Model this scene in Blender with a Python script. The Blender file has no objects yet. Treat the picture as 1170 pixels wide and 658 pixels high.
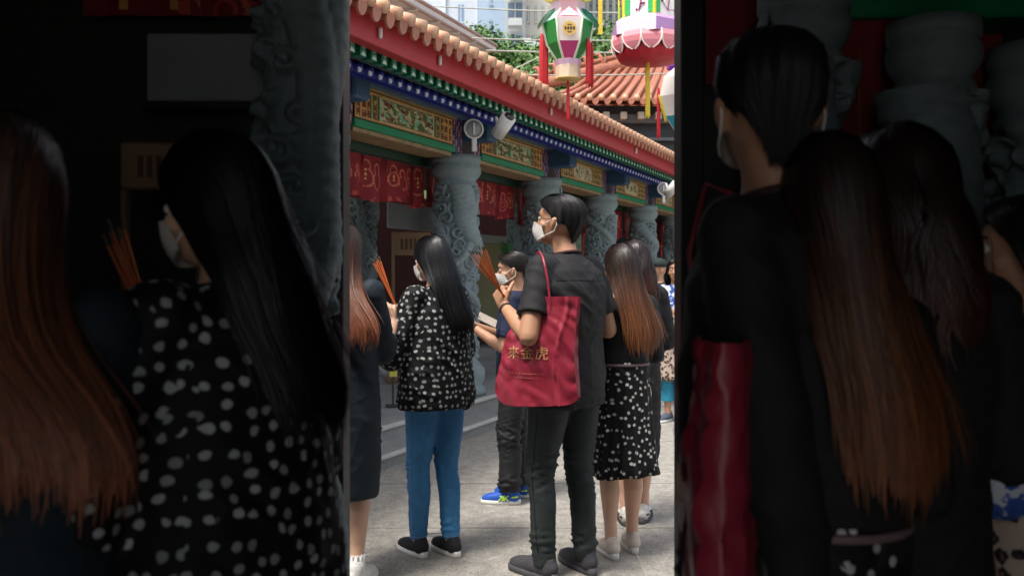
import bpy, bmesh, math, random
from mathutils import Vector, Matrix, noise, Quaternion
PI = math.pi
sc = bpy.context.scene
COL = sc.collection
RND = random.Random(7)
V = Vector

# ------------------------------------------------------------------ camera
FP = 1000.0           # focal length in photo pixels (photo is 1170 wide)
CZ = 1.40             # eye height
HY = 315.0            # horizon row
EXPOSURE = 0.87
HALLB = 1.2           # rear of the added gate hall, metres behind the camera
HALLO = .50           # half width of its rear opening, sets how dark the hall is


def at(px, py, Y):
    return V(((px - 585.0) / FP * Y, Y, CZ + (HY - py) / FP * Y))


cam = bpy.data.cameras.new('camera')
cam.sensor_width = 36.0
cam.sensor_fit = 'HORIZONTAL'
cam.lens = FP / 1170.0 * 36.0
cam.shift_y = -14.0 / 1170.0
cam.clip_end = 2000
cam.clip_start = 0.02
cam.dof.use_dof = True
cam.dof.focus_distance = 5.3
cam.dof.aperture_fstop = 3.6
co = bpy.data.objects.new('camera', cam)
co.location = (0, 0, CZ)
co.rotation_euler = (math.radians(90), 0, 0)
COL.objects.link(co)
sc.camera = co

# ------------------------------------------------------------------ colour / material helpers


def hx(h):
    h = h.lstrip('#')
    out = []
    for i in (0, 2, 4):
        c = int(h[i:i + 2], 16) / 255.0
        out.append(c / 12.92 if c <= 0.04045 else ((c + 0.055) / 1.055) ** 2.4)
    return tuple(out) + (1.0,)


class NT:
    def __init__(self, name):
        self.m = bpy.data.materials.new(name)
        self.m.use_nodes = True
        self.t = self.m.node_tree
        self.t.nodes.clear()
        self.out = self.n('ShaderNodeOutputMaterial')
        self.p = self.n('ShaderNodeBsdfPrincipled')
        self.t.links.new(self.p.outputs[0], self.out.inputs[0])

    def n(self, typ, **kw):
        nd = self.t.nodes.new(typ)
        for k, v in kw.items():
            setattr(nd, k, v)
        return nd

    def l(self, a, b):
        self.t.links.new(a, b)

    def coord(self, scale=(1, 1, 1), kind='Object'):
        tc = self.n('ShaderNodeTexCoord')
        mp = self.n('ShaderNodeMapping')
        mp.inputs['Scale'].default_value = scale
        self.l(tc.outputs[kind], mp.inputs[0])
        return mp.outputs[0]

    def noise(self, vec, scale, detail=4, rough=.55):
        nd = self.n('ShaderNodeTexNoise')
        nd.inputs['Scale'].default_value = scale
        nd.inputs['Detail'].default_value = detail
        nd.inputs['Roughness'].default_value = rough
        self.l(vec, nd.inputs['Vector'])
        return nd.outputs[0]

    def ramp(self, fac, stops, interp='LINEAR'):
        r = self.n('ShaderNodeValToRGB')
        r.color_ramp.interpolation = interp
        el = r.color_ramp.elements
        while len(el) < len(stops):
            el.new(0.5)
        for e, (p, c) in zip(el, stops):
            e.position = p
            e.color = c if len(c) == 4 else tuple(c) + (1,)
        self.l(fac, r.inputs[0])
        return r.outputs[0]

    def mix(self, fac, a, b, mode='MIX'):
        m = self.n('ShaderNodeMix', data_type='RGBA', blend_type=mode)
        for s, i in ((fac, 0), (a, 6), (b, 7)):
            if isinstance(s, (int, float)):
                m.inputs[i].default_value = s
            elif isinstance(s, tuple):
                m.inputs[i].default_value = s
            else:
                self.l(s, m.inputs[i])
        return m.outputs[2]

    def bump(self, h, strength=.3, dist=.01):
        b = self.n('ShaderNodeBump')
        b.inputs['Strength'].default_value = strength
        b.inputs['Distance'].default_value = dist
        self.l(h, b.inputs['Height'])
        self.l(b.outputs[0], self.p.inputs['Normal'])
        return b


def sc3(c, f):
    return (min(1, c[0] * f), min(1, c[1] * f), min(1, c[2] * f), 1)


MC = {}


def mat(name, col, rough=.7, var=.18, ns=8.0, bump=.15, bs=60.0, bd=.004, metal=0, sub=0, spec=.5, stretch=(1, 1, 1), coat=0, sheen=0, trans=0):
    """a plain surface with large-scale tone variation and a fine bump"""
    if name in MC:
        return MC[name]
    if isinstance(col, str):
        col = hx(col)
    t = NT(name)
    v = t.coord(stretch)
    n1 = t.noise(v, ns, 5)
    n2 = t.noise(v, ns * 7, 3)
    c = t.ramp(n1, [(.25, sc3(col, 1 - var)), (.75, sc3(col, 1 + var))])
    c2 = t.mix(.25, c, t.ramp(n2, [(.3, sc3(col, 1 - var * 1.6)), (.7, sc3(col, 1 + var * 1.6))]))
    t.l(c2, t.p.inputs['Base Color'])
    t.p.inputs['Roughness'].default_value = rough
    t.p.inputs['Metallic'].default_value = metal
    t.p.inputs['Specular IOR Level'].default_value = spec
    if coat:
        t.p.inputs['Coat Weight'].default_value = coat
    if sheen:
        t.p.inputs['Sheen Weight'].default_value = sheen
    if trans:
        t.p.inputs['Transmission Weight'].default_value = trans
    if sub:
        t.p.inputs['Subsurface Weight'].default_value = sub
        t.p.inputs['Subsurface Radius'].default_value = (.02, .008, .004)
        t.p.inputs['Subsurface Scale'].default_value = .5
    t.bump(t.noise(v, bs, 4), bump, bd)
    MC[name] = t.m
    return t.m


def attr_mat(name, rough=.6, dirt=.25, bump=.1):
    """painted decoration: colours come from the paint attribute, worn by noise"""
    if name in MC:
        return MC[name]
    t = NT(name)
    a = t.n('ShaderNodeVertexColor')
    a.layer_name = 'paint'
    v = t.coord()
    n = t.noise(v, 14, 6)
    w = t.ramp(n, [(.3, (1 - dirt,) * 3), (.7, (1, 1, 1))])
    c = t.mix(1.0, a.outputs[0], w, 'MULTIPLY')
    t.l(c, t.p.inputs['Base Color'])
    t.p.inputs['Roughness'].default_value = rough
    t.bump(t.noise(v, 120, 3), bump, .003)
    MC[name] = t.m
    return t.m


def dots_mat(name, base, dot, scale, size, seed=0, rnd=.8, rough=.75):
    """dark cloth printed with small irregular light dots"""
    if name in MC:
        return MC[name]
    t = NT(name)
    tc = t.n('ShaderNodeTexCoord')
    mp = t.n('ShaderNodeMapping')
    mp.inputs['Location'].default_value = (seed, seed * .7, seed * .3)
    # the print lies flat on the cloth: side, front or top projection by where the cloth faces
    sx = t.n('ShaderNodeSeparateXYZ')
    t.l(tc.outputs['Object'], sx.inputs[0])
    sn = t.n('ShaderNodeSeparateXYZ')
    t.l(tc.outputs['Normal'], sn.inputs[0])
    ab = []
    for q in range(3):
        a = t.n('ShaderNodeMath', operation='ABSOLUTE')
        t.l(sn.outputs[q], a.inputs[0])
        ab.append(a.outputs[0])
    g1 = t.n('ShaderNodeMath', operation='GREATER_THAN')
    t.l(ab[0], g1.inputs[0])
    t.l(ab[1], g1.inputs[1])
    g2 = t.n('ShaderNodeMath', operation='GREATER_THAN')
    t.l(ab[2], g2.inputs[0])
    g2.inputs[1].default_value = .80
    ca = t.n('ShaderNodeCombineXYZ')
    t.l(sx.outputs[0], ca.inputs[0])
    t.l(sx.outputs[2], ca.inputs[1])
    cb = t.n('ShaderNodeCombineXYZ')
    t.l(sx.outputs[1], cb.inputs[0])
    t.l(sx.outputs[2], cb.inputs[1])
    m1 = t.mix(g1.outputs[0], ca.outputs[0], cb.outputs[0])
    m2 = t.mix(g2.outputs[0], m1, tc.outputs['Object'])
    t.l(m2, mp.inputs[0])
    v = mp.outputs[0]
    wn = t.n('ShaderNodeTexNoise')
    wn.inputs['Scale'].default_value = scale * 1.6
    t.l(v, wn.inputs['Vector'])
    ad = t.n('ShaderNodeVectorMath', operation='MULTIPLY_ADD')
    t.l(wn.outputs[1], ad.inputs[0])
    ad.inputs[1].default_value = (.35 / scale,) * 3
    t.l(v, ad.inputs[2])
    vo = t.n('ShaderNodeTexVoronoi', voronoi_dimensions='2D')
    vo.inputs['Scale'].default_value = scale
    vo.inputs['Randomness'].default_value = rnd
    t.l(ad.outputs[0], vo.inputs['Vector'])
    lt = t.ramp(vo.outputs['Distance'], [(size, (1, 1, 1)), (size + .05, (0, 0, 0))])
    tone = t.ramp(vo.outputs['Color'], [(.1, sc3(dot, .55)), (.8, dot)])
    c = t.mix(lt, base, tone)
    t.l(c, t.p.inputs['Base Color'])
    t.p.inputs['Roughness'].default_value = rough
    t.p.inputs['Specular IOR Level'].default_value = .3
    t.bump(t.noise(v, 250, 3), .15, .002)
    MC[name] = t.m
    return t.m


def hair_mat(name, root, tip, z0, z1, rough=.32):
    """hair: every strand its own tone, colour runs from root to dyed tip"""
    t = NT(name)
    a = t.n('ShaderNodeVertexColor')
    a.layer_name = 'paint'
    sp = t.n('ShaderNodeSeparateColor')
    t.l(a.outputs[0], sp.inputs[0])
    base = t.mix(sp.outputs[1], root, tip)
    var = t.ramp(sp.outputs[0], [(0, (.45,) * 3), (1, (1.6,) * 3)])
    c = t.mix(1.0, base, var, 'MULTIPLY')
    t.l(c, t.p.inputs['Base Color'])
    t.p.inputs['Roughness'].default_value = rough
    t.p.inputs['Specular IOR Level'].default_value = .45
    return t.m


# ------------------------------------------------------------------ mesh builder
class MB:
    def __init__(self):
        self.v = []
        self.f = []
        self.mi = []
        self.c = []
        self.sm = []

    def add(self, vs, fs, mi=0, col=None, smooth=False):
        o = len(self.v)
        self.v += [V(p) for p in vs]
        for f in fs:
            self.f.append(tuple(i + o for i in f))
            self.mi.append(mi)
            self.c.append(col)
            self.sm.append(smooth)
        return self

    def box(self, x0, x1, y0, y1, z0, z1, mi=0, col=None, M=None, bev=0):
        if bev > 0:
            b = bev
            vs = []
            for z, i in ((z0, b), (z0 + b, 0), (z1 - b, 0), (z1, b)):
                xa, xb, ya, yb = x0 + i, x1 - i, y0 + i, y1 - i
                k = b if i == 0 else b * .5
                vs += [(xa + k, ya, z), (xb - k, ya, z), (xb, ya + k, z), (xb, yb - k, z), (xb - k, yb, z), (xa + k, yb, z), (xa, yb - k, z), (xa, ya + k, z)]
            fs = []
            for r in range(3):
                for s in range(8):
                    a = r * 8 + s
                    bb = r * 8 + (s + 1) % 8
                    fs.append((a, bb, bb + 8, a + 8))
            fs.append(tuple(range(7, -1, -1)))
            fs.append(tuple(range(24, 32)))
        else:
            vs = [(x0, y0, z0), (x1, y0, z0), (x1, y1, z0), (x0, y1, z0), (x0, y0, z1), (x1, y0, z1), (x1, y1, z1), (x0, y1, z1)]
            fs = [(3, 2, 1, 0), (4, 5, 6, 7), (0, 1, 5, 4), (1, 2, 6, 5), (2, 3, 7, 6), (3, 0, 4, 7)]
        if M:
            vs = [M @ V(p) for p in vs]
        return self.add(vs, fs, mi, col)

    def limb(self, pts, n=16, mi=0, col=None, smooth=True, flat=None, caps=True):
        """tube through points [(x,y,z,r)], rounded ends; flat=(axis vector, factor) squashes"""
        P = [V(p[:3]) for p in pts]
        R = [p[3] for p in pts]
        if caps:
            # rounded ends
            d0 = (P[0] - P[1]).normalized()
            d1 = (P[-1] - P[-2]).normalized()
            P2 = []
            R2 = []
            for k in (1.0, .87, .5):
                P2.append(P[0] + d0 * R[0] * k)
                R2.append(R[0] * math.sqrt(max(0.0004, 1 - k * k)))
            P2 += P
            R2 += R
            for k in (.5, .87, 1.0):
                P2.append(P[-1] + d1 * R[-1] * k)
                R2.append(R[-1] * math.sqrt(max(0.0004, 1 - k * k)))
            P, R = P2, R2
        m = len(P)
        vs = []
        up = None
        for i in range(m):
            t = (P[min(i + 1, m - 1)] - P[max(i - 1, 0)])
            if t.length < 1e-9:
                t = V((0, 0, 1))
            t.normalize()
            if up is None:
                ref = V((0, 1, 0)) if abs(t.y) < .9 else V((1, 0, 0))
                up = (ref - t * ref.dot(t)).normalized()
            else:
                up = (up - t * up.dot(t)).normalized()
            sd = t.cross(up)
            for s in range(n):
                a = 2 * PI * s / n
                o = (up * math.cos(a) + sd * math.sin(a)) * R[i]
                if flat:
                    ax = flat[0]
                    o = o - ax * o.dot(ax) * (1 - flat[1])
                vs.append(P[i] + o)
        fs = []
        for i in range(m - 1):
            for s in range(n):
                a = i * n + s
                b = i * n + (s + 1) % n
                fs.append((a, b, b + n, a + n))
        fs.append(tuple(range(n - 1, -1, -1)))
        fs.append(tuple(range((m - 1) * n, m * n)))
        return self.add(vs, fs, mi, col, smooth)

    def stack(self, sl, n=24, mi=0, col=None, smooth=True, M=None, fn=None):
        """horizontal elliptic slices [(z,cx,cy,rx,ry)]"""
        vs = []
        for (z, cx, cy, rx, ry) in sl:
            for s in range(n):
                a = 2 * PI * s / n
                k = fn(a, z) if fn else 1.0
                p = V((cx + rx * k * math.sin(a), cy + ry * k * math.cos(a), z))
                vs.append(M @ p if M else p)
        fs = []
        m = len(sl)
        for i in range(m - 1):
            for s in range(n):
                a = i * n + s
                b = i * n + (s + 1) % n
                fs.append((b, a, a + n, b + n))
        fs.append(tuple(range(n)))
        fs.append(tuple(range(m * n - 1, (m - 1) * n - 1, -1)))
        return self.add(vs, fs, mi, col, smooth)

    def ell(self, c, r, M=None, n=16, m=10, mi=0, col=None):
        sl = []
        for i in range(m + 1):
            a = PI * i / m
            q = max(.02, math.sin(a))
            sl.append((c[2] - r[2] * math.cos(a), c[0], c[1], r[0] * q, r[1] * q))
        return self.stack(sl, n, mi, col, True, M)

    def lathe(self, prof, c=(0, 0, 0), n=32, mi=0, col=None, smooth=True, fn=None):
        return self.stack([(c[2] + z, c[0], c[1], max(r, .0005), max(r, .0005)) for r, z in prof], n, mi, col, smooth, None, fn)

    def xf(self, M):
        self.v = [M @ p for p in self.v]
        return self

    def mesh(self, name, mats):
        me = bpy.data.meshes.new(name)
        me.from_pydata([tuple(p) for p in self.v], [], self.f)
        if not isinstance(mats, (list, tuple)):
            mats = [mats]
        for m in mats:
            me.materials.append(m)
        me.polygons.foreach_set('material_index', self.mi)
        me.polygons.foreach_set('use_smooth', self.sm)
        if any(c is not None for c in self.c):
            at_ = me.color_attributes.new('paint', 'FLOAT_COLOR', 'CORNER')
            buf = []
            for f, c in zip(self.f, self.c):
                c = c if c is not None else (1, 1, 1, 1)
                if isinstance(c, list):
                    for q in c:
                        buf += list(q)[:4]
                else:
                    buf += list(c)[:4] * len(f)
            at_.data.foreach_set('color', buf)
        me.update()
        return me

    def build(self, name, mats, parent=None):
        return link(name, self.mesh(name, mats), parent)


def link(name, me, parent=None):
    o = bpy.data.objects.new(name, me)
    COL.objects.link(o)
    if parent:
        o.parent = parent
    return o


def tag(o, label=None, cat=None, group=None, kind=None):
    if label:
        o['label'] = label
    if cat:
        o['category'] = cat
    if group:
        o['group'] = group
    if kind:
        o['kind'] = kind
    return o


def empty(name, loc, rz=0, label=None, cat=None, group=None):
    o = bpy.data.objects.new(name, None)
    o.empty_display_size = .1
    o.location = loc
    o.rotation_euler = (0, 0, rz)
    COL.objects.link(o)
    return tag(o, label, cat, group)


def copy_tree(o, parent=None, loc=None, rz=None, label=None, group=None):
    kids = [c for c in COL.objects if c.parent == o]
    c = o.copy()
    COL.objects.link(c)
    if parent:
        c.parent = parent
    if loc is not None:
        c.location = loc
    if rz is not None:
        c.rotation_euler = (0, 0, rz)
    if label:
        c['label'] = label
    if group:
        c['group'] = group
    for k in kids:
        copy_tree(k, c)
    return c


def remeshed(mb, voxel, smooth=4, disp=None, fac=.5):
    """closed overlapping shapes -> one continuous smooth surface"""
    me = mb.mesh('tmp', [])
    ob = bpy.data.objects.new('tmp', me)
    COL.objects.link(ob)
    r = ob.modifiers.new('r', 'REMESH')
    r.mode = 'VOXEL'
    r.voxel_size = voxel
    r.use_smooth_shade = True
    s = ob.modifiers.new('s', 'SMOOTH')
    s.factor = fac
    s.iterations = smooth
    dg = bpy.context.evaluated_depsgraph_get()
    out = bpy.data.meshes.new_from_object(ob.evaluated_get(dg))
    bpy.data.objects.remove(ob)
    bpy.data.meshes.remove(me)
    if disp:
        nv = [(v.co.copy(), v.normal.copy()) for v in out.vertices]
        for v, (c, n) in zip(out.vertices, nv):
            v.co = c + n * disp(c, n)
    for p in out.polygons:
        p.use_smooth = True
    out.update()
    return out


def mesh_obj(name, me, m, parent):
    me.name = name
    me.materials.clear()
    me.materials.append(m)
    return link(name, me, parent)


def fb(p, s, off=0):
    return noise.noise(V((p[0] * s + off, p[1] * s + off * .7, p[2] * s - off)))


def paint_grid(name, w, h, nu, nv, fn, m, parent, M, t=.01):
    """a flat painted board: its front is a fine grid whose paint comes from fn(u,v) (metres)"""
    mb = MB()
    vs = []
    for j in range(nv + 1):
        for i in range(nu + 1):
            vs.append(M @ V((w * i / nu, 0, h * j / nv)))
    o = 0
    mb.v = vs
    for j in range(nv):
        for i in range(nu):
            a = j * (nu + 1) + i
            mb.f.append((a, a + 1, a + nu + 2, a + nu + 1))
            mb.mi.append(0)
            mb.sm.append(False)
            mb.c.append(fn(w * (i + .5) / nu, h * (j + .5) / nv))
    # body of the board, 1 mm behind the painted face
    mb.box(0, w, .001, t, 0, h, 0, fn(0.001, 0.001), M)
    return mb.build(name, m, parent)

# ================================================================== LIGHT
SUN_EL = math.radians(66)
SUN_DIR = V((-.55, -.62, 0)).normalized()          # horizontal direction towards the sun
w = bpy.data.worlds.new('World')
sc.world = w
w.use_nodes = True
wt = w.node_tree
wt.nodes.clear()
wo = wt.nodes.new('ShaderNodeOutputWorld')
bg = wt.nodes.new('ShaderNodeBackground')
sky = wt.nodes.new('ShaderNodeTexSky')
sky.sky_type = 'NISHITA'
sky.sun_disc = False
sky.sun_elevation = SUN_EL
sky.sun_rotation = math.atan2(SUN_DIR.x, SUN_DIR.y)
sky.dust_density = 4.0
sky.air_density = 1.0
sky.ozone_density = 1.0
hs = wt.nodes.new('ShaderNodeHueSaturation')
hs.inputs['Saturation'].default_value = .45
wt.links.new(sky.outputs[0], hs.inputs['Color'])
wt.links.new(hs.outputs[0], bg.inputs[0])
bg.inputs[1].default_value = .15
wt.links.new(bg.outputs[0], wo.inputs[0])
sl = bpy.data.lights.new('sun', 'SUN')
sl.energy = 2.2
sl.angle = math.radians(12)
sl.color = (1, .95, .87)
so = bpy.data.objects.new('sun', sl)
COL.objects.link(so)
ld = -(SUN_DIR * math.cos(SUN_EL) + V((0, 0, math.sin(SUN_EL))))
so.rotation_euler = ld.to_track_quat('-Z', 'Y').to_euler()
vs_ = sc.view_settings
vs_.view_transform = 'Standard'
vs_.look = 'None'
vs_.gamma = 1
vs_.exposure = EXPOSURE
vs_.use_curve_mapping = False

# ================================================================== GROUND


def ground_mat():
    t = NT('worn_concrete')
    v = t.coord()
    big = t.noise(v, .7, 6, .6)
    mid = t.noise(v, 5, 8, .7)
    fine = t.noise(v, 70, 4, .7)
    c = t.ramp(big, [(.3, hx('#6b6863')), (.5, hx('#86827b')), (.7, hx('#98938b'))])
    c = t.mix(.55, c, t.ramp(mid, [(.3, hx('#6b6862')), (.48, hx('#96928a')), (.7, hx('#bab5ab'))]))
    c = t.mix(.45, c, t.ramp(fine, [(.36, hx('#3f3c39')), (.64, hx('#dad5ca'))]))
    mot = t.noise(v, 13, 5, .75)
    c = t.mix(.4, c, t.ramp(mot, [(.38, hx('#55524e')), (.5, hx('#827e77')), (.62, hx('#aca79e'))]))
    # darker worn spots
    sp = t.noise(v, 26, 6, .75)
    c = t.mix(t.ramp(sp, [(.60, (0, 0, 0)), (.70, (.55, .55, .55))]), c, hx('#5c5852'))
    t.l(c, t.p.inputs['Base Color'])
    t.l(t.ramp(mid, [(.3, (.55,) * 3), (.7, (.85,) * 3)]), t.p.inputs['Roughness'])
    t.bump(t.noise(v, 45, 8, .7), .5, .006)
    return t.m


MB().box(-400, 400, -400, 900, -.5, 0).build('ground', ground_mat())['kind'] = 'structure'
# joints between the pours of concrete: thin pale mortar lines
jm = mat('joint_mortar', '#9d988f', .9, .25, 6)
j = MB()
for y in (4.86, 7.4, 10.2, 13.4):
    j.box(-3.2, 7.5, y, y + .018, .001, .004)
for x in (-2.2, -.9, .62, 2.1):
    j.box(x, x + .012, 3.2, 18, .001, .0045)
for y in (3.9, 5.9):
    j.box(-3.2, 7.5, y, y + .010, .001, .0042)
j.box(-.35, -.332, 7.42, 13.4, .001, .0046)
tag(j.build('paving_joints', jm), kind='structure')

# ================================================================== TEMPLE (local x runs along the colonnade, local -y faces the court)
TO = V((-.561, 8.77, 0))
TRZ = math.atan2(.9109, .4127)
temple = empty('temple_hall', TO, TRZ, 'long open temple hall with carved grey dragon columns and red eave board', 'temple')
U0, U1 = -5.6, 15.6
NB = [-4.52 + 2.26 * i for i in range(9)]           # column positions
stone = mat('grey_green_stone', '#7c8a8c', .75, .22, 5, .5, 90, .006)


def dragon_shaft(R, z0, z1, nt, nz, seed, helix=1.75, ph=0):
    """carved column: cloud scrolls all round, a dragon winding up them"""
    cells = []
    rr = random.Random(seed)
    zz = z0
    while zz < z1 + .1:
        n = 8
        off = rr.random()
        for i in range(n):
            cells.append(((i + off + rr.uniform(-.2, .2)) * 2 * PI / n, zz + rr.uniform(-.03, .03), rr.uniform(.06, .11) * min(1, R / .15), rr.choice((-1, 1)), rr.random() * 6))
        zz += .115
    vs = []
    byz = {}
    for c in cells:
        byz.setdefault(int(c[1] / .1), []).append(c)
    for k in range(nz + 1):
        z = z0 + (z1 - z0) * k / nz
        loc = []
        for q in (-1, 0, 1):
            loc += byz.get(int(z / .1) + q, [])
        for s in range(nt):
            a = 2 * PI * s / nt
            h = 0.0
            for (ca, cz, cr, sg, p0) in loc:
                da = (a - ca + PI) % (2 * PI) - PI
                dx = da * R
                if abs(dx) > cr or abs(z - cz) > cr:
                    continue
                r = math.hypot(dx, z - cz)
                if r < cr * .97:
                    e = (1 - (r / cr) ** 2)
                    sp = .5 + .5 * math.sin(r * 2 * PI / .052 + sg * math.atan2(z - cz, dx) + p0)
                    h = max(h, e ** .5 * (.002 + .056 * sp ** 1.4))
            # dragon body: helical ridge with swaying path
            for (th, wid, hh, sg) in ((ph, .095, .085, 1), (ph + 2.6, .055, .060, 1), (ph + 1.2, .040, .050, -1)):
                c0 = th + sg * (z * 2 * PI / helix + .55 * math.sin(z * 6.1 + th))
                d = ((a - c0 + PI) % (2 * PI) - PI) * R * .8
                if abs(d) < wid:
                    e = math.sqrt(1 - (d / wid) ** 2)
                    sca = .006 * abs(math.sin((z * 62) + d * 40)) * abs(math.sin(z * 62 - d * 40))
                    h = max(h, hh * e + sca)
            h += .004 * noise.noise(V((a * 3, z * 18, seed)))
            r = R + h * min(1, R / .105)
            vs.append((r * math.sin(a), r * math.cos(a), z))
    fs = []
    for k in range(nz):
        for s in range(nt):
            q = k * nt + s
            b = k * nt + (s + 1) % nt
            fs.append((b, q, q + nt, b + nt))
    m = MB()
    m.add(vs, fs, 0, None, True)
    return m


def column_mb(R, H, z0, seed, ph=0, nt=150, nz=260):
    c = min(1, R / .14)
    m = dragon_shaft(R, z0 + .36, H - .30 * c, nt, nz, seed, 1.75, ph)
    # pedestal drum and capital
    m.lathe([(.001, z0), (R * 1.62, z0), (R * 1.62, z0 + .05), (R * 1.5, z0 + .07), (R * 1.42, z0 + .10), (R * 1.58, z0 + .17), (R * 1.55, z0 + .25), (R * 1.3, z0 + .31), (R * 1.2, z0 + .33), (R * 1.15, z0 + .37), (R * .9, z0 + .37)], n=40)
    pr = [(.9, .31), (1.12, .31), (1.2, .285), (1.12, .262), (1.06, .24), (1.22, .21), (1.36, .165), (1.36, .12), (1.26, .085), (1.26, .075), (1.34, .07), (1.34, 0)]
    m.lathe([(R * a, H - b_ * c) for a, b_ in pr] + [(.001, H)], n=40)
    return m


colmesh = [column_mb(.185, 2.59, .22, s, p).mesh('column', [stone]) for s, p in ((3, 3.0), (8, .6))]
for i, u in enumerate(NB):
    c = link('column', colmesh[i % 2], temple)
    c.location = (u, 0, 0)
    c.rotation_euler = (0, 0, (0, 2.1, 4.4)[i % 3] if i != 2 else .4)
# inner row, darker behind
for u in (-3.3, .95, 3.1, 5.4, 7.7):
    c = link('column', colmesh[1], temple)
    c.location = (u, 1.75, 0)
    c.scale = (.72, .72, 1)

# platform with two steps
pl = mat('step_granite', '#8f8f8c', .8, .2, 3, .4, 70, .006)
pe = mat('step_edge', '#b9b7b1', .8, .15, 5)
m = MB()
m.box(U0, U1, -.36, 6.0, 0, .217)
m.build('platform', pl, temple)
m = MB()
m.box(U0, U1, -.40, -.355, .19, .222, bev=.006)
m.build('step_nosing', pe, temple)
m = MB()
m.box(U0, U1, -.66, -.361, 0, .098)
m.build('step', pl, temple)
m = MB()
m.box(U0, U1, -.70, -.655, .075, .103, bev=.006)
m.build('step_nosing', pe, temple)

# ---- beam zone
gold = hx('#cfa05a')
dgreen = hx('#0d6a45')
pm = attr_mat('painted_beam', .55, .35)
cream = hx('#cfc29a')
brown = hx('#43301c')
dred = hx('#7a2020')
leaf = hx('#3f7a34')


def frame_paint(W, H, typ, seed):
    def f(u, v):
        e = min(u, W - u, v, H - v)
        if e < .010:
            return hx('#6b3b22')
        if e < .022:
            return gold
        x = min(u, W - u)
        end = .36 if typ == 0 else .42
        if x < end:
            # fret ends with green waisted lozenge
            cx = (x - .25)
            wst = .035 + .30 * abs(v - H / 2)
            if typ == 0 and abs(cx) < wst * .62 and abs(v - H / 2) < H * .36:
                return hx('#0f6b3c') if abs(cx) > .012 else gold
            if typ == 0 and abs(x - .345) < .02:
                return hx('#0f6b3c')
            gx = int(x / .020)
            gy = int(v / .020)
            k = (gx % 4 == 0 and gy % 6 != 2) or (gy % 4 == 0 and (gx + gy) % 6 != 1) or ((gx * 3 + gy * 5) % 11 == 0)
            return gold if k else (hx('#7b3a1e') if typ == 0 else hx('#5d5a34'))
        if typ == 0:
            d = x - end
            curve = .018 * math.sin(v / H * PI * 3)
            if d < .02 + curve:
                return cream
            if v < .04 or v > H - .04:
                return cream if v < .03 or v > H - .03 else hx('#7b5a2e')
            a = noise.noise(V((u * 14, v * 22, seed)))
            b = noise.noise(V((u * 9 + 30, v * 12, seed)))
            c = noise.noise(V((u * 30 + 3 * a, v * 34, seed + 5)))
            if c > .28:
                return hx('#d9d2b0')
            if a > .12:
                return hx('#7fc49a') if b > 0 else cream
            if a < -.18:
                return hx('#6a2c22') if b > .0 else hx('#3c7a2c')
            return hx('#6f5a2e') if c > 0 else hx('#8c7442')
        # cartouche with brush marks
        cx = abs(u - W / 2) / .36
        cy = abs(v - H / 2) / (H * .40)
        q = cx ** 5 + cy ** 5
        if q < .8:
            for k in range(3):
                s0 = W / 2 + (k - 1) * .19
                du, dv = u - s0, v - H / 2
                if abs(du) < .075 and abs(dv) < .085:
                    a = noise.noise(V((du * 34 + k * 7, dv * 16, seed + k))) + .5 * noise.noise(V((du * 12, dv * 46, seed + k * 3)))
                    if a > .10:
                        return hx('#5c4a26')
            return hx('#d3cba6')
        if q < 1.15:
            return gold
        n = noise.noise(V((u * 30, v * 30, seed)))
        return hx('#6b6440') if n < .1 else hx('#8f7b46')
    return f


R90 = Matrix.Identity(4)
for bi, u in enumerate(NB[:-1]):
    a, b = u + .30, u + 1.94
    typ = 0 if bi < 3 else 1
    H = .25
    M = Matrix.Translation((a, -.135, 2.655))
    paint_grid('painted_panel', b - a, H, 190 if bi < 4 else 110, 30, frame_paint(b - a, H, typ, bi * 3.1), pm, temple, M, .05)
    # green moulding under the panel and painted soffit
    g = MB()
    g.box(a - .02, b + .02, -.155, .10, 2.585, 2.650, bev=.008)
    g.build('green_moulding', mat('green_paint', '#0b7a4e', .5, .15, 6), temple)
    s = MB()
    s.box(a, b, -.12, .16, 2.55, 2.583)
    s.build('soffit_board', mat('soffit_cream', '#8a7350', .6, .5, 9), temple)
    # top trim
    s = MB()
    s.box(a - .03, b + .03, -.15, .1, 2.908, 2.925)
    s.build('trim', mat('trim_gold', '#8f7b4c', .5), temple)
# posts between panels: banded painted blocks


def post_paint(W, H, k0):
    def f(u, v):
        c = [hx('#3a2230'), hx('#8f4a54'), hx('#5b5a9c'), hx('#c9a5a0'), hx('#2d3f7a'), hx('#54303c')]
        x = abs(u - W / 2)
        if x < W * .17:
            return hx('#2a1512') if (v / H) < .9 else hx('#402018')
        s = int(x / .016)
        if s % 3 == 0:
            return hx('#2c2038')
        z = int((v + (s % 2) * .012) / .024)
        return c[(z + s) % 5 + (1 if (z % 2) else 0)]
    return f


for bi, u in enumerate(NB):
    M = Matrix.Translation((u - .30, -.130, 2.595))
    paint_grid('painted_post', .58, .33, 70, 40, post_paint(.58, .33, bi), pm, temple, M, .16)
    s = MB()
    s.box(u - .11, u + .11, -.42, -.1, 2.72, 2.95, bev=.02)
    s.build('bracket', mat('blue_grey_paint', '#2c4a66', .6, .25, 7), temple)
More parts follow.
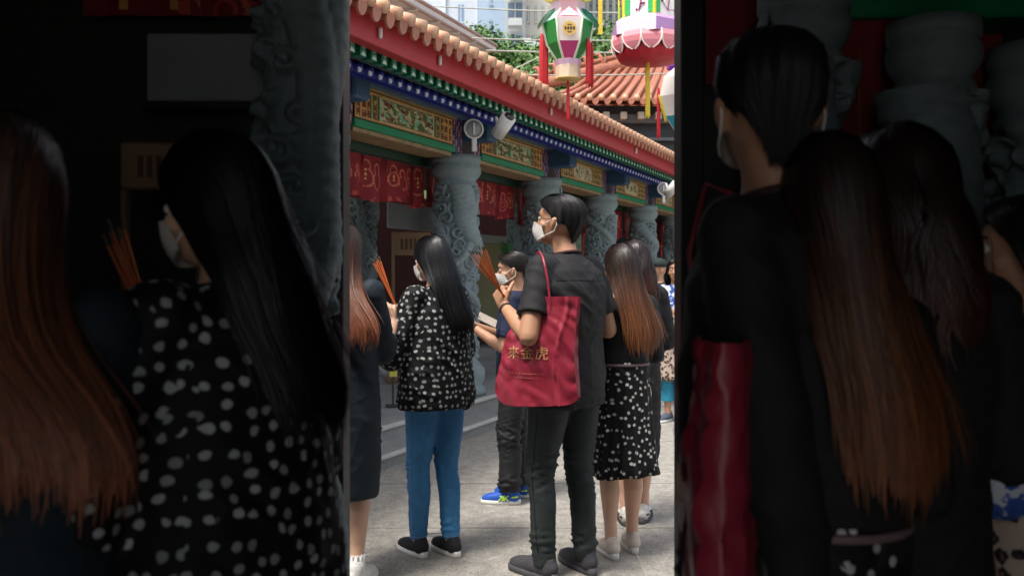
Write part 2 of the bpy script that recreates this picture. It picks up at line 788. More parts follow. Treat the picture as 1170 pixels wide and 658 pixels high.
# continuous members
bgp = mat('blue_grey_board', '#56677a', .65, .2, 5)
m = MB()
m.box(U0, U1, -.19, .12, 2.927, 3.16)
m.build('wall_plate', bgp, temple)
m = MB()
m.add([(U0, -.86, 2.93), (U1, -.86, 2.93), (U1, -.18, 3.19), (U0, -.18, 3.19), (U0, -.86, 2.95), (U1, -.86, 2.95), (U1, -.18, 3.21), (U0, -.18, 3.21)], [(3, 2, 1, 0), (4, 5, 6, 7), (0, 1, 5, 4), (1, 2, 6, 5), (2, 3, 7, 6), (3, 0, 4, 7)])
m.box(U0, U1, -.60, -.54, 2.87, 3.0)
m.box(U0, U1, -.80, -.77, 2.84, 2.96)
m.build('eave_lining', mat('eave_dark', '#26323a', .8), temple)
# round blue rafter ends with pale dots
blue = mat('blue_paint', '#16247c', .5, .15, 8)
wht = mat('white_paint', '#c9cede', .6, .1, 8)
m = MB()
n = int((U1 - U0) / .131)
m.box(U0, U1, -.50, -.47, 2.84, 2.96)
for i in range(n):
    u = U0 + .131 * i
    m.limb([(u, -.42, 2.94, .040), (u, -.70, 2.822, .040)], 12, 0, None, True, None, False)
    m.add([(u + .022 * math.cos(t * PI / 5), -.7025 - .008 * 0, 2.824 + .029 * math.sin(t * PI / 5)) for t in range(10)] + [(u + .022 * math.cos(t * PI / 5), -.69, 2.824 + .029 * math.sin(t * PI / 5)) for t in range(10)], [tuple(range(10))[::-1]] + [(t, (t + 1) % 10, 10 + (t + 1) % 10, 10 + t) for t in range(10)], 1)
m.box(U0, U1, -.685, -.66, 2.80, 2.835, 0)
m.build('round_rafters', [blue, wht], temple)
# square green rafter ends with pale hourglass
grn = mat('rafter_green', '#0c6a4c', .5, .2, 8)
pale = mat('rafter_pale', '#b9d6c2', .6, .1, 8)
m = MB()
n = int((U1 - U0) / .128)
for i in range(n):
    u = U0 + .128 * i
    m.box(u - .036, u + .036, -.86, -.76, 2.842, 2.93, 0)
    y = -.8625
    a, b = .028, .040
    z = 2.886
    m.add([(u - a, y, z - b), (u + a, y, z - b), (u + .006, y, z), (u + a, y, z + b), (u - a, y, z + b), (u - .006, y, z)], [(0, 1, 2, 5), (5, 2, 3, 4)], 1)
    m.add([(u - .004, y - .002, z - .02), (u + .004, y - .002, z - .02), (u + .004, y - .002, z + .02), (u - .004, y - .002, z + .02)], [(0, 1, 2, 3)], 0)
m.build('square_rafters', [grn, pale], temple)
# red eave board, slightly bowed, with pale fittings
redm = mat('red_eave_paint', '#a82226', .5, .12, 2.5, .25, 30)
m = MB()
m.box(U0, U1, -.97, -.87, 2.898, 3.10, bev=.006)
m.build('fascia_board', redm, temple)
for u in (-2.9, -2.1, .1, 3.0, 6.2):
    s = MB()
    s.limb([(u, -.985, 2.96, .014), (u, -.985, 3.01, .014)], 10)
    s.build('white_fitting', mat('fitting_white', '#d5d0c8', .4), temple)
# tiled roof: pan slab, cover tile rolls with end caps, drip tongues
terra = mat('glazed_tile', '#a66a52', .45, .28, 7, .2, 40)
terral = mat('glazed_tile_cap', '#cfa383', .4, .2, 12, .2, 40)
K = .42
m = MB()
m.add([(U0, -1.0, 3.080), (U1, -1.0, 3.080), (U1, 2.6, 3.080 + 3.6 * K), (U0, 2.6, 3.080 + 3.6 * K), (U0, -1.0, 3.110), (U1, -1.0, 3.110), (U1, 2.6, 3.110 + 3.6 * K), (U0, 2.6, 3.110 + 3.6 * K)],
      [(3, 2, 1, 0), (4, 5, 6, 7), (0, 1, 5, 4), (1, 2, 6, 5), (2, 3, 7, 6), (3, 0, 4, 7)])
m.add([(U0, 2.6, 3.080 + 3.6 * K), (U1, 2.6, 3.080 + 3.6 * K), (U1, 3.1, 2.93 + 3.6 * K), (U0, 3.1, 2.93 + 3.6 * K), (U0, 2.6, 3.110 + 3.6 * K), (U1, 2.6, 3.110 + 3.6 * K), (U1, 3.1, 2.96 + 3.6 * K), (U0, 3.1, 2.96 + 3.6 * K)],
      [(3, 2, 1, 0), (4, 5, 6, 7), (0, 1, 5, 4), (1, 2, 6, 5), (2, 3, 7, 6), (3, 0, 4, 7)])
n = int((U1 - U0) / .16)
for i in range(n):
    u = U0 + .16 * i + .05
    m.limb([(u, -1.04, 3.123, .043), (u, 2.55, 3.123 + 3.59 * K, .043)], 10, 0, None, True, None, False)
    # bright end roll (light cap) and end disc
    m.limb([(u, -1.09, 3.115, .043), (u, -.96, 3.160, .043)], 12, 1, None, True, None, False)
    # drip tongue between two rolls
    q = u + .08
    pts = []
    for t in range(13):
        an = PI * t / 12
        pts.append((q - .05 * math.cos(an), 3.095 - .092 * math.sin(an) ** .8))
    front = [(x, -1.075 + (3.095 - z) * .12, z) for x, z in pts]
    back = [(x, -1.055 + (3.095 - z) * .12, z) for x, z in pts]
    k = len(pts)
    fs = [tuple(range(k)), tuple(range(2 * k - 1, k - 1, -1))] + [(a, a + k, a + k + 1, a + 1) for a in range(k - 1)]
    m.add(front + back, fs, 0)
    m.box(q - .055, q + .055, -1.075, -.9, 3.081, 3.101, 0)
m.build('roof', [terra, terral], temple)
m = MB()
m.box(U0, U1, 2.5, 2.72, 3.080 + 3.55 * K, 3.080 + 3.55 * K + .35, bev=.05)
m.build('roof_ridge', terral, temple)
# inside: back wall, end wall, ceiling; unseen gap left behind it to brighten the interior
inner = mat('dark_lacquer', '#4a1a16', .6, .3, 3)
m = MB()
m.box(U0, U1, 5.6, 5.8, .218, 3.1)
m.build('rear_wall', inner, temple)
m = MB()
m.box(U0, U0 + .1, .3, 5.6, .218, 3.1)
m.build('end_wall', inner, temple)
m = MB()
m.box(U0, U1, .16, 3.1, 2.80, 2.84)
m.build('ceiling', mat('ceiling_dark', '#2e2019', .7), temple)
m = MB()
m.box(U0 + .2, U1, .30, .40, 2.50, 2.62)
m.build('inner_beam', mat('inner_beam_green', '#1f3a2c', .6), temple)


# red banners with gold gourd outlines
def banner_paint(W, H, seed):
    sh = []
    r = random.Random(seed)
    x = .12
    while x < W - .08:
        sh.append((x, H * r.uniform(.48, .62), r.uniform(.055, .085), r.random()))
        x += r.uniform(.12, .17)

    def f(u, v):
        base = hx('#830e1a') if noise.noise(V((u * 2.5, v * 5, seed))) > -.2 else hx('#700c17')
        for (cx, cy, rr, k) in sh:
            du, dv = u - cx, v - cy
            if abs(du) > rr * 1.3 or abs(dv) > rr * 2.2:
                continue
            d1 = math.hypot(du, dv + rr * .35)
            d2 = math.hypot(du, dv - rr * .95) + rr * .38
            d = min(d1, d2)
            if abs(d - rr) < .008 and noise.noise(V((u * 16, v * 16, seed + 9))) > -.38:
                return hx('#c4624a')
            if k > .55 and abs(du) < .012 and abs(dv) < rr * .7 and int(dv / .016) % 2 == 0:
                return hx('#cf9a55')
            if k < .3 and abs(math.hypot(du, dv + rr * .35) - rr * .5) < .007:
                return hx('#b8453c')
        if v < .05 and noise.noise(V((u * 22, v * 22, seed))) > .2:
            return hx('#b8453c')
        return base
    return f


bm = attr_mat('banner_cloth', .75, .2)
for bi, u in enumerate(NB[:-1]):
    W = 2.22
    hb = .40 if bi < 3 else .44
    M = Matrix.Translation((u + .02, .34, 2.49 - hb))
    o = paint_grid('red_banner', W, hb, 200 if bi in (1, 2, 3) else 120, 44, banner_paint(W, hb, bi + 2), bm, None, M, .006)
    # gentle hang: push the cloth in soft folds
    for vv in o.data.vertices:
        c = vv.co
        q_ = (2.49 - c.z) / hb
        vv.co.y += .030 * math.sin(c.x * 17 + 1.2 * bi + 1.5 * math.sin(c.x * 5)) * (.3 + q_)
        vv.co.z += .045 * (abs(math.sin(c.x * 4.3 + bi)) - .6) * q_
    for p in o.data.polygons:
        p.use_smooth = True
    o.location = TO
    o.rotation_euler = (0, 0, TRZ)
    pos = ['hidden far left bay', 'bay left of the front dragon column', 'first bay', 'bay behind the masked man', 'third bay', 'fourth bay', 'fifth bay', 'last bay']
    tag(o, None, 'banner', 'red banners under the temple beam')
    o['label'] = ['red cloth banner with gold gourds in the outermost temple bay behind the doorway edge',
                  'red cloth banner with gold gourds left of the nearest dragon column',
                  'red cloth banner with gourd outlines right of the nearest dragon column, above the small worshipper',
                  'red cloth banner between the second and third dragon columns, behind the masked man',
                  'red cloth banner between the third and fourth dragon columns, over the red lanterns',
                  'red cloth banner between the fourth and fifth dragon columns',
                  'red cloth banner between the fifth and sixth dragon columns, far end',
                  'red cloth banner beyond the sixth dragon column, farthest away'][bi]


def tpt(u, v, z):
    """temple local -> world"""
    return V((TO.x + u * .4127 - v * .9109, TO.y + u * .9109 + v * .4127, z))


# hanging tiers of small red lanterns in the far bays
rl = mat('red_lantern_cloth', '#c8141c', .5, .15, 8)
rgold = mat('lantern_gold', '#c49345', .35, .1, 8, metal=.6)


def red_lantern(lbl):
    e = empty('red_lantern', (0, 0, 0), 0, lbl, 'lantern', 'small red lanterns hanging in the temple bays')
    b = MB()
    b.lathe([(.001, -.30), (.07, -.30), (.10, -.26), (.115, -.15), (.10, -.04), (.07, 0), (.001, 0)], n=24, fn=lambda a, z: 1 + .04 * abs(math.sin(a * 6)))
    b.build('shade', rl, e)
    b = MB()
    b.lathe([(.001, 0), (.05, 0), (.05, .02), (.01, .025), (.006, .25), (.001, .25)], n=12)
    b.lathe([(.001, -.33), (.05, -.33), (.05, -.30), (.001, -.30)], n=12)
    b.build('cap', rgold, e)
    b = MB()
    b.limb([(0, 0, -.33, .012), (0, 0, -.52, .02)], 8)
    b.build('tassel', rl, e)
    return e


L0 = red_lantern('small red lantern between the second and third dragon columns')
L0.location = tpt(5.0, .5, 2.3)
for u, lb in ((6.35, 'small red lantern left of its twin between the third and fourth dragon columns'), (6.72, 'small red lantern right of its twin between the third and fourth dragon columns'), (8.5, 'small red lantern between the fourth and fifth dragon columns'),
              (9.9, 'small red lantern between the fifth and sixth dragon columns')):
    copy_tree(L0, None, tpt(u, .5, 2.32), None, lb)

# things inside the hall --------------------------------------------------
# grey hanging board
e = empty('hanging_board', tpt(2.95, 2.2, 2.2), TRZ, 'plain grey board hanging inside the dim temple hall', 'board')
MB().box(-.75, .75, -.02, .02, -.16, .22, bev=.01).build('panel', mat('grey_board', '#84898c', .6, .1), e)
MB().box(-.78, .78, -.03, .03, .22, .25).build('frame', inner, e)
b = MB()
for x in (-.6, .6):
    b.limb([(x, 0, .25, .008), (x, 0, .7, .008)], 8)
b.build('hanger', inner, e)


def notice_stand(loc, rz, lbl, s=1.0):
    e = empty('notice_stand', loc, rz, lbl, 'stand', 'wooden notice stands')
    wood = mat('stand_wood', '#8a6a4c', .6, .25, 4, .3, 40, .004, stretch=(1, 1, .15))
    b = MB()
    b.box(-.20 * s, .20 * s, -.02, .02, 1.28 * s, 1.52 * s, bev=.006)
    b.build('board', wood, e)
    b = MB()
    for i in range(5):
        b.box(-.11 * s + i * .045 * s, -.085 * s + i * .045 * s, -.024, -.0201, 1.34 * s, 1.45 * s)
    b.build('writing', mat('faded_ink', '#5d432f', .8), e)
    for x in (-.2, .17):
        b = MB()
        b.box(x * s, (x + .03) * s, -.02, .02, 0, 1.28 * s, bev=.004)
        b.build('post', wood, e)
    b = MB()
    b.box(-.26 * s, .26 * s, -.2, .2, -.0, .04, bev=.006)
    b.build('foot', wood, e)
    return e


notice_stand(tpt(.72, .95, .218), TRZ - .9, 'wooden notice stand just inside the temple, beside the dark-haired woman in dots', 1.1)
e = empty('kneeling_cushion', tpt(.35, .12, .218), TRZ, 'small red kneeling cushion on the platform edge beside the woman in dots', 'cushion')
b = MB()
b.box(-.22, .22, -.15, .15, 0, .05, bev=.01)
b.build('base', mat('cushion_base', '#5a2a20', .7), e)
b = MB()
b.ell((0, 0, .075), (.21, .14, .045), n=24, m=10)
b.build('pad', mat('cushion_red', '#a8262a', .7, .15, 10), e)
e = empty('yellow_placard', V((at(449, 0, 7.9).x, 7.9, .218)), .3, 'yellow upright placard on a stand between the navy dress and the dotted blouse', 'sign')
MB().box(-.035, .035, -.01, .01, .27, .53, bev=.004).build('panel', mat('placard_yellow', '#c9c052', .6), e)
MB().box(-.06, .06, -.06, .06, 0, .02, bev=.004).box(-.008, .008, -.008, .008, .02, .28).build('foot', mat('placard_foot', '#3a3a38', .6), e)
# incense burner: dark table at the left
m = MB()
e = empty('offering_table', tpt(.9, 1.5, .218), TRZ, 'dark wooden offering table inside the hall behind the woman in dots', 'table')
wd = mat('dark_wood', '#3a2418', .5, .3, 3, .2, 50, .004, stretch=(.2, 1, 1))
MB().box(-.7, .7, -.3, .3, .78, .84, bev=.01).build('table_top', wd, e)
MB().box(-.66, .66, -.28, -.25, .58, .778).build('apron', wd, e)
for x in (-.64, .58):
    for y in (-.26, .2):
        MB().box(x, x + .06, y, y + .06, 0, .579).build('leg', wd, e)
e = empty('altar_screen', tpt(6.5, 2.6, .218), TRZ, 'pale olive screen inside the temple behind the incense sticks', 'screen')
MB().box(-1.3, 1.3, -.02, .02, .4, 1.75, bev=.01).build('panel', mat('olive_screen', '#8d8a64', .6, .12, 2), e)
MB().box(-1.35, 1.35, -.035, .035, 1.752, 1.90, bev=.01).build('rail', mat('grey_rail', '#9aa09c', .4), e)
MB().box(-1.35, 1.35, -.03, .03, .0, .398).build('base', wd, e)
# potted plant + teal cup near it
e = empty('potted_plant', tpt(4.13, 1.35, .218 + .50), 0, 'small bright green plant in a teal pot on a stand inside the temple', 'plant')
b = MB()
b.lathe([(.001, .74), (.07, .74), (.095, .92), (.085, .92), (.06, .9), (.001, .9)], n=20)
b.build('pot', mat('teal_pot', '#35b3a4', .4), e)
b = MB()
b.box(-.12, .12, -.12, .12, .70, .738)
b.box(-.03, .03, -.03, .03, -.5, .70)
b.build('stand', wd, e)
b = MB()
for i in range(70):
    a = RND.uniform(0, 2 * PI)
    rr = RND.uniform(.02, .14)
    z = RND.uniform(.95, 1.2)
    d = V((math.cos(a), math.sin(a), RND.uniform(-.3, .8))).normalized()
    c = V((rr * math.cos(a), rr * math.sin(a), z))
    s = d.cross(V((0, 0, 1))).normalized() * .02
    b.add([c - d * .05, c + s, c + d * .05, c - s], [(0, 1, 2, 3)])
    b.limb([(0, 0, .88, .004), (c.x, c.y, c.z, .002)], 5)
b.build('leaves', mat('plant_green', '#2f9a3c', .5), e)
# poster stand beside the masked man's neck
e = empty('poster_stand', tpt(4.85, .55, .218), TRZ - .9, 'upright poster stand with red edge and pale green picture behind the masked man', 'sign')
MB().box(-.13, .13, -.015, .015, .9, 2.0, bev=.004).build('poster', mat('poster_pale', '#a8c0a8', .5, .5, 9), e)
MB().box(.131, .17, -.02, .02, .0, 2.1, bev=.004).build('post', mat('poster_red', '#b0402c', .5), e)
MB().box(-.2, .22, -.12, .12, 0, .03).build('foot', wd, e)

# CCTV camera + round lamp on the beam ------------------------------------------------
wpl = mat('white_plastic', '#cfcdca', .35, .06, 5)


def cctv(loc, rz, lbl):
    e = empty('security_camera', loc, rz, lbl, 'camera', 'white cameras under the temple eave')
    M = Matrix.Rotation(math.radians(-38), 4, 'X')
    b = MB()
    b.limb([(0, -.02, 0, .062), (0, -.23, 0, .066)], 24, 0, None, True, None, False)
    b.xf(M).build('housing', wpl, e)
    b = MB()
    b.limb([(0, -.235, 0, .045), (0, -.245, 0, .045)], 20, 0, None, True, None, False)
    b.xf(M).build('lens', mat('lens_dark', '#1c2024', .15), e)
    b = MB()
    b.limb([(0, -.06, .03, .012), (0, -.02, .10, .012), (0, 0, .16, .014)], 8)
    b.build('bracket', wpl, e)
    return e


CT = cctv(at(567, 156, 7.6), math.radians(140), 'white bullet camera under the eave right of the nearest dragon column')
CT.rotation_euler = (0, 0, math.radians(38))
copy_tree(CT, None, at(761, 224, 11.6), None, 'small far white camera under the eave beside the doorway right edge')


def round_lamp(loc, rz, lbl, s=1):
    e = empty('wall_speaker', loc, rz, lbl, 'speaker', 'round wall fittings under the temple eave')
    b = MB()
    b.lathe([(.001, -.02), (.075 * s, -.02), (.085 * s, 0), (.085 * s, .03), (.001, .03)], n=32)
    b.xf(Matrix.Rotation(PI / 2, 4, 'X')).build('grille', mat('grille_grey', '#8c908e', .5), e)
    b = MB()
    k = 32
    for i in range(k):
        a, c = 2 * PI * i / k, 2 * PI * (i + 1) / k
        b.limb([(.084 * s * math.cos(a), -.032, .084 * s * math.sin(a), .009), (.084 * s * math.cos(c), -.032, .084 * s * math.sin(c), .009)], 6)
    b.build('rim', wpl, e)
    b = MB()
    b.box(-.008, .008, -.044, -.031, -.05 * s, .05 * s)
    b.build('logo_bar', wpl, e)
    b = MB()
    b.box(-.012, .03, -.03, .0, -.2 * s, -.08 * s, bev=.003)
    b.build('bracket', wpl, e)
    return e


RL = round_lamp(at(540, 148, 7.85), math.radians(20), 'round grey speaker with white rim on the beam above the nearest dragon column')
copy_tree(RL, None, at(757, 216, 12.4), math.radians(12), 'round white-rimmed speaker at the far right end of the beam')

# ================================================================== second temple roof behind
e = empty('rear_temple', (0, 0, 0), 0, 'rear temple building with terracotta tiled roof and dark carved frieze', 'temple')
Y0, Y1 = 20.0, 24.0
zE = 5.40
xa, xb = 1.15, 14.0
H0, H1 = V((.62, 20.4, 5.78)), V((4.25, 24.0, 7.42))


def eav(x):
    return V((x, Y0, 5.42 - .012 * (x - xa)))


def rid(x):
    k = max(0, min(1, (x - H0.x) / (H1.x - H0.x)))
    p = H0.lerp(H1, k)
    return p if x < H1.x else V((x, H1.y, H1.z + .02 * (x - H1.x)))


m = MB()
N_ = 34
vs = []
for i in range(N_ + 1):
    x = xa - .3 + (xb - xa) * i / N_
    a, b = eav(x), rid(x + 1.1)
    vs += [a, a.lerp(b, .5) - V((0, 0, .08)), b]
vs2 = [p - V((0, 0, .12)) for p in vs]
o = len(vs)
fs = []
for i in range(N_):
    for k in (0, 1):
        q = i * 3 + k
        fs += [(q, q + 3, q + 4, q + 1), (o + q + 1, o + q + 4, o + q + 3, o + q)]
m.add(vs + vs2, fs)
x = xa - .2
while x < xb:
    a, b = eav(x), rid(x + 1.1)
    c = a.lerp(b, .5) - V((0, 0, .08))
    m.limb([(a.x, a.y - .1, a.z + .04, .060), (*(c + V((0, 0, .04))), .058), (*(b + V((0, 0, .04))), .056)], 8, 0, None, True, None, False)
    m.limb([(a.x, a.y - .16, a.z + .02, .070), (a.x + .02, a.y + .08, a.z + .10, .068)], 10, 1, None, True, None, False)
    q = x + .135
    pts = [(q - .085 * math.cos(PI * t / 8), zE + .02 - .14 * math.sin(PI * t / 8)) for t in range(9)]
    m.add([(a_, Y0 - .14, b_) for a_, b_ in pts] + [(a_, Y0 - .10, b_) for a_, b_ in pts], [tuple(range(9)), tuple(range(17, 8, -1))], 0)
    x += .27
m.build('roof', [terra, terral], e)
m = MB()
m.limb([(H0.x - .75, H0.y, H0.z + .02, .10), (H0.x - .35, H0.y, H0.z - .02, .14), (*(H0 + V((0, 0, .05))), .15), (*(H0.lerp(H1, .5) + V((0, 0, .06))), .16), (*(H1 + V((0, 0, .1))), .17), (xb, H1.y, H1.z + .3, .17)], 12)
m.limb([(H0.x - .3, H0.y, H0.z + .22, .05), (*(H0.lerp(H1, .5) + V((0, 0, .30))), .055), (*(H1 + V((0, 0, .34))), .06), (xb, H1.y, H1.z + .55, .06)], 8)
m.build('roof_ridge', [terra], e)
for i in range(7):
    k = -.10 + i * .11
    c = H0.lerp(H1, k) + V((0, 0, .22))
    x0, y0, z0 = c
    b = MB()
    b.limb([(x0, y0, z0, .07), (x0 - .02, y0, z0 + .14, .06), (x0 - .08, y0, z0 + .23, .05), (x0 - .15, y0, z0 + .22, .03)], 8)
    b.limb([(x0 + .06, y0, z0, .04), (x0 + .12, y0, z0 + .13, .03), (x0 + .08, y0, z0 + .24, .015)], 6)
    b.build('roof_beast', terra, e)
Y1 = 24.5
# dragon fish finial
o = at(703, 78, 22.5)
b = MB()
b.limb([(o.x - .35, o.y, o.z + .02, .10), (o.x - .1, o.y, o.z - .05, .17), (o.x + .15, o.y, o.z + .05, .17), (o.x + .2, o.y, o.z + .35, .12), (o.x + .05, o.y, o.z + .6, .07), (o.x - .1, o.y, o.z + .78, .03)], 12)
b.limb([(o.x + .2, o.y, o.z + .35, .06), (o.x + .32, o.y, o.z + .6, .04), (o.x + .28, o.y, o.z + .75, .02)], 8)
b.limb([(o.x + .05, o.y, o.z - .35, .12), (o.x + .05, o.y, o.z - .05, .14)], 10)
b.build('fish_finial', terra, e)
m = MB()
m.box(xa + .1, xb, Y0 + .6, Y1 + 3, 0, zE - .12)
m.box(xa + .1, xb, Y0 + .62, Y0 + .9, zE - .12, zE + .08)
m.build('wall', mat('frieze_wall', '#3b4246', .7, .35, 4, .5, 20, .02), e)
m = MB()
for i, (z0, z1, d) in enumerate(((4.95, 5.15, .1), (4.55, 4.62, .25), (4.1, 4.2, .28), (3.7, 3.78, .3))):
    m.box(xa, xb, Y0 + .5 - .15 * (3 - i) * .3, Y0 + .599, z0, z1)
m.build('frieze_band', mat('frieze_grey', '#5d6668', .7, .3, 5), e)
m = MB()
x = xa + .15
while x < xb:
    m.box(x, x + .14, Y0 + .1, Y0 + .58, 5.0, 5.16)
    x += .4
m.build('rafters', mat('rafter_cream', '#a8a090', .7), e)

# ================================================================== metal awning roof behind the temple eave
e = empty('awning_roof', (0, 0, 0), 0, 'grey corrugated awning roof with rusty edge rising behind the tiled eave', 'roof')
mm = mat('awning_underside', '#d2d2d0', .6, .12, 3)
P0, P1 = at(388, -42, 11.0), at(567, 59, 19.0)
up = V((0, 0, 1))
dv = (P1 - P0)
sd = V((-.91, .41, 0)) * 3.2
M0 = [P0, P1, P1 + sd + V((0, 0, -.25)), P0 + sd + V((0, 0, -.25))]
b = MB()
b.add(M0 + [p + V((0, 0, .08)) for p in M0], [(3, 2, 1, 0), (4, 5, 6, 7), (0, 1, 5, 4), (1, 2, 6, 5), (2, 3, 7, 6), (3, 0, 4, 7)])
b.build('panel', mm, e)
b = MB()
for k, (r, z) in enumerate(((.035, .12), (.03, -.03))):
    b.limb([(*(P0 + V((0, 0, z))), r), (*(P1 + V((0, 0, z))), r)], 8, 0)
b.build('edge_trim', mat('awning_edge', '#9c8b84', .6), e)
for k in range(7):
    q = P0.lerp(P1, (k + .5) / 7)
    b = MB()
    b.limb([(*(q - V((0, 0, .05))), .03), (*(q + sd - V((0, 0, .3))), .03)], 6)
    b.build('rib', mm, e)
for k in range(3):
    q = P0.lerp(P1, (.5, .78, .97)[k]) + sd
    b = MB()
    b.limb([(q.x, q.y, 0, .06), (q.x, q.y, q.z - .3, .06)], 10)
    b.build('post', mm, e)

# ================================================================== city behind


def tower(name, lbl, x0, x1, Y, depth, H, wall, win, rows, cols, px=.5, balcony=False, stripe=None, inset=.15):
    e = empty(name, ((x0 + x1) / 2, Y, 0), 0, lbl, 'building')
    W = x1 - x0
    wm = mat('wall_' + lbl[:14].replace(' ', '_'), wall, .8, .10, .12, .1, 3, .02)
    MB().box(-W / 2, W / 2, 0, depth, 0, H).build('wall', wm, e)
    gm = mat('window_' + win, win, .15, .2, 1.5)
    fl = H / rows
    cw = W / cols
    tot = 0
    zlo = max(0, int((CZ + .19 * Y) / fl) - 1)
    for r in range(zlo, rows):
        for c in range(cols):
            if tot > 95:
                break
            tot += 1
            xx = -W / 2 + cw * (c + .5)
            z = fl * (r + .5)
            g = MB()
            g.box(xx - cw * px / 2, xx + cw * px / 2, -.06, .0, z - fl * .27, z + fl * .27)
            wd_ = g.build('window', gm, e)
            f = MB()
            f.box(xx - cw * px / 2 - .08, xx + cw * px / 2 + .08, -.14, -.061, z - fl * .27 - .14, z - fl * .27 - .01)
            f.box(xx - .05, xx + .05, -.09, -.061, z - fl * .27, z + fl * .27)
            f.build('frame', wm, wd_)
    if balcony:
        for r in range(zlo, rows):
            b = MB()
            z = fl * r
            b.box(-W / 2 + .3, W / 2 - .3, -1.3, -.15, z - .1, z + .12)
            b.box(-W / 2 + .3, W / 2 - .3, -1.3, -1.18, z + .12, z + .55)
            b.build('balcony', mat('balcony_pale', '#b9bcbc', .7, .1, 1), e)
    if stripe:
        for c in range(cols + 1):
            b = MB()
            x = -W / 2 + cw * c
            b.box(x - .18, x + .18, -.35, -.001, 0, H)
            b.build('fin', mat('fin_' + stripe, stripe, .7, .05, .5), e)
    return e


def bx(px0, px1, Y):
    return (px0 - 585) / FP * Y, (px1 - 585) / FP * Y


x0, x1 = bx(430, 546, 90)
tower('white_tower', 'plain white tower block behind the awning, leftmost', x0, x1, 90, 16, 60, '#c2c8d0', '#7d92aa', 18, 3, .16, stripe='#d4d8de')
x0, x1 = bx(545, 577, 84)
tower('slab_tower', 'pale blue-grey windowless slab tower beside the balcony tower', x0, x1, 84, 14, 60, '#9fb2c6', '#7d90a6', 18, 1, .1)
x0, x1 = bx(577, 600, 80)
tower('balcony_tower', 'narrow apartment tower with stacked balconies and dark windows', x0, x1, 80, 14, 60, '#aeb4b6', '#56697a', 20, 1, .7, balcony=True)
x0, x1 = bx(600, 634, 80)
tower('cream_tower', 'cream tower with a column of small windows left of the emblem lantern', x0, x1, 82, 14, 60, '#ccc8c0', '#7b828a', 22, 4, .3)
x0, x1 = bx(656, 716, 95)
tower('grey_tower', 'grey ribbed tower between the two big paper lanterns', x0, x1, 95, 16, 70, '#8b918f', '#6c757a', 30, 8, .55, stripe='#9ca19e')
x0, x1 = bx(714, 800, 100)
tower('far_white_tower', 'white tower with small windows behind the right lantern', x0, x1, 100, 16, 70, '#d2cec8', '#8c9298', 26, 9, .3)
# low blue windowed building
x0, x1 = bx(597, 640, 62)
e = tower('school_block', 'low white and blue building below the emblem lantern', x0, x1, 62, 10, 18.2, '#cfd6da', '#3f83a8', 6, 4, .8, inset=.2)
# ================================================================== trees on the slope


def tree_parts(seed, H=7.0):
    r = random.Random(seed)
    b = MB()
    cl = []
    b.limb([(0, 0, 0, .22), (.1, 0, H * .3, .17), (.05, .1, H * .6, .10), (0, 0, H * .85, .04)], 8)
    for i in range(9):
        a = r.uniform(0, 2 * PI)
        z = H * r.uniform(.28, .62)
        L = H * r.uniform(.22, .36)
        e = V((math.cos(a) * L, math.sin(a) * L, z + L * r.uniform(.3, .9)))
        b.limb([(.05, 0, z, .07), (*(e * .5 + V((0, 0, z * .5 + .2))), .05), (*e, .02)], 6)
        cl.append((e, r.uniform(.7, 1.25)))
    for i in range(10):
        a = r.uniform(0, 2 * PI)
        q = r.uniform(0, H * .25)
        cl.append((V((math.cos(a) * q, math.sin(a) * q, H * r.uniform(.55, 1.0))), r.uniform(.6, 1.2)))
    f = MB()
    for c, rad in cl:
        for k in range(int(560 * rad)):
            d = V((r.gauss(0, 1), r.gauss(0, 1), r.gauss(0, .8))).normalized() * rad * (r.random() ** .35)
            p = c + d
            nrm = (d.normalized() + V((r.uniform(-.8, .8), r.uniform(-.8, .8), r.uniform(-.3, 1)))).normalized()
            t = nrm.cross(V((r.uniform(-1, 1), r.uniform(-1, 1), .3))).normalized()
            s = nrm.cross(t)
            L = r.uniform(.08, .14)
            f.add([p - t * L, p - s * L * .5, p + t * L, p + s * L * .5], [(0, 1, 2, 3)])
    return b, f


def leaf_mat():
    t = NT('tree_foliage')
    g = t.n('ShaderNodeNewGeometry')
    v = t.coord()
    c = t.ramp(g.outputs['Random Per Island'], [(0, hx('#2c4a1e')), (.5, hx('#44702c')), (1, hx('#6c9442'))])
    c = t.mix(.5, c, t.ramp(t.noise(v, .6, 3), [(.3, hx('#2a4822')), (.7, hx('#62883a'))]))
    t.l(c, t.p.inputs['Base Color'])
    t.p.inputs['Roughness'].default_value = .6
    return t.m


lm = leaf_mat()
bark = mat('bark', '#4a3c30', .9, .3, 4)
protos = []
for s in (1, 2):
    b, f = tree_parts(s)
    protos.append((b.mesh('trunk', [bark]), f.mesh('crown', [lm])))
